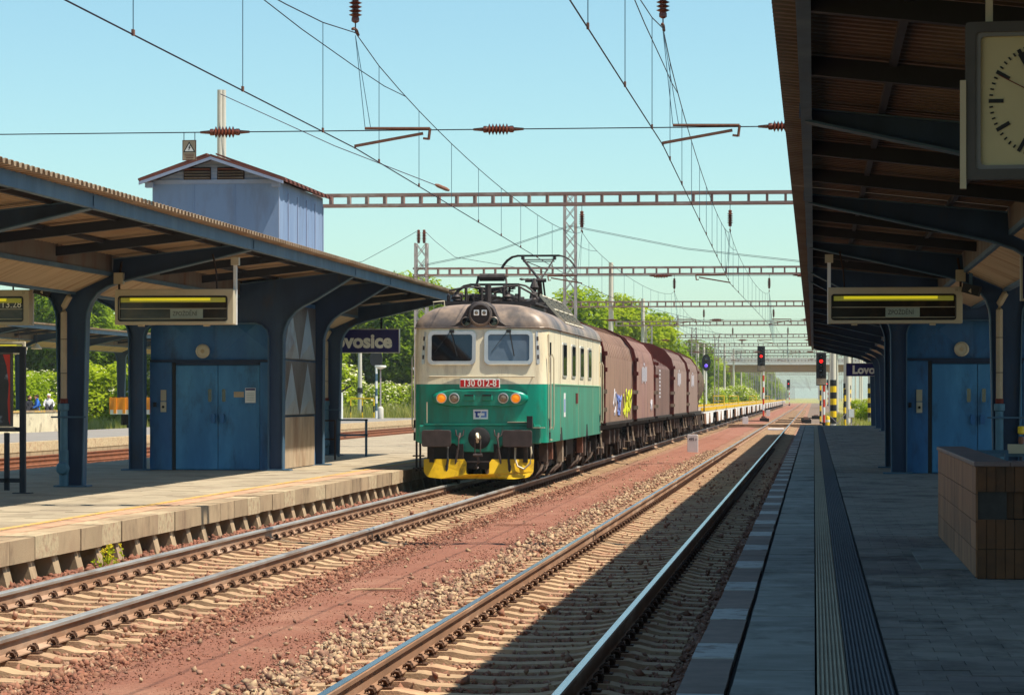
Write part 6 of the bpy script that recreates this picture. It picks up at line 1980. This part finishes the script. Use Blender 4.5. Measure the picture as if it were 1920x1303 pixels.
for k in range(12):
    bush('%s low green shrub, counted by distance, in the grass beyond the dark platform' % ORD[k], 4.6 + rv.uniform(0, 7), 232 + k * 15, k % 3, .45 + .3 * rv.random(), 'shrubs beyond the dark platform', k % 3 == 0)
for k in range(9):
    bush('%s dense shrub from the left at the foot of the trees behind the loading wall' % ORD[k], -62 + k * 2.6, 190 + rv.uniform(-6, 6), (k + 1) % 3, 1.1 + .2 * rv.random(), 'shrubs behind the loading wall', k % 2 == 0)

def grass(name, label, x0, x1, y0, y1, n, h0, h1, seed, w=.05):
    rs = np.random.RandomState(seed)
    X, Y = rs.uniform(x0, x1, n), rs.uniform(y0, y1, n)
    H = rs.uniform(h0, h1, n) * (.55 + .9 * (np.sin(X * .9) * np.sin(Y * .35 + 1) * .5 + .5))
    a = rs.uniform(0, 2 * PI, n)
    dx, dy = np.cos(a) * w, np.sin(a) * w
    lx, ly = rs.normal(0, .22, n) * H, rs.normal(0, .22, n) * H
    V = np.stack([np.stack([X - dx, Y - dy, np.full(n, -.52)], 1), np.stack([X + dx, Y + dy, np.full(n, -.52)], 1), np.stack([X + lx, Y + ly, -.5 + H], 1)], 1)
    o = obj(name, np_mesh(name, V.reshape(-1, 3), np.arange(3 * n).reshape(n, 3)), 'grass')
    tag(o, label, 'grass')
    o['kind'] = 'stuff'
    return o
grass('grass', 'tall sunlit yellow-green grass beyond the far platform', -72, -21, 206.5, 226, 34000, .8, 1.7, 1, .06)
grass('grass', 'grass between the orange wagon and the shrubs on the far left', -60, -39.5, 160, 206, 14000, .4, .9, 5, .06)
grass('grass', 'sparse yellow-green grass beyond the end of the dark platform', 1.2, 16, 157, 330, 16000, .25, .6, 2, .05)
grass('grass', 'grass strip between the white flat wagons and the trees', -34, -9.6, 230, 520, 22000, .4, 1.1, 3, .07)

# flowering weed at the foot of the sunlit platform
w = thing('flowering_weed', 'small weed with yellow flowers growing at the sunlit platform foot', 'weed', (-8.66, 33.6, -.22))
b, f = MB(), MB()
rw = random.Random(8)
for k in range(16):
    a, l = rw.uniform(0, 6.28), rw.uniform(.12, .3)
    x, y = rw.uniform(-.1, .12), rw.uniform(-.35, .35)
    tx, ty = x + math.cos(a) * .07, y + math.sin(a) * .1
    b.tube([(x, y, 0), ((x + tx) / 2, (y + ty) / 2, l * .6), (tx, ty, l)], .004, 4)
    for j in range(5):
        c = rw.uniform(.2, .9)
        px, py, pz = x + (tx - x) * c, y + (ty - y) * c, l * c
        b.add([(px, py, pz), (px + rw.uniform(-.05, .05), py + rw.uniform(-.05, .05), pz + .02), (px + rw.uniform(-.05, .05), py + rw.uniform(-.05, .05), pz + .04)], [(0, 1, 2)])
    if k % 2 == 0:
        for j in range(6):
            f.sphere((tx + rw.uniform(-.03, .03), ty + rw.uniform(-.03, .03), l + rw.uniform(-.03, .02)), .012, 5, 3)
b.build('stems', 'leaf_c', w)
f.build('flowers', 'weed_yellow', w)

# ------------------------------------------------------------------ haze
hz = MB().box(-440, 440, -160, 3450, -1.6, 19).build('haze', None)
hm = bpy.data.materials.new('haze')
hm.use_nodes = True
hm.node_tree.nodes.remove(hm.node_tree.nodes['Principled BSDF'])
pv_ = hm.node_tree.nodes.new('ShaderNodeVolumePrincipled')
pv_.inputs['Color'].default_value = (0.82, 0.91, 1.0, 1)
pv_.inputs['Density'].default_value = 0.00013
hm.node_tree.links.new(pv_.outputs[0], hm.node_tree.nodes['Material Output'].inputs['Volume'])
hz.data.materials.append(hm)
tag(hz, 'pale summer haze over the whole station and the line beyond', 'haze')
hz['kind'] = 'stuff'
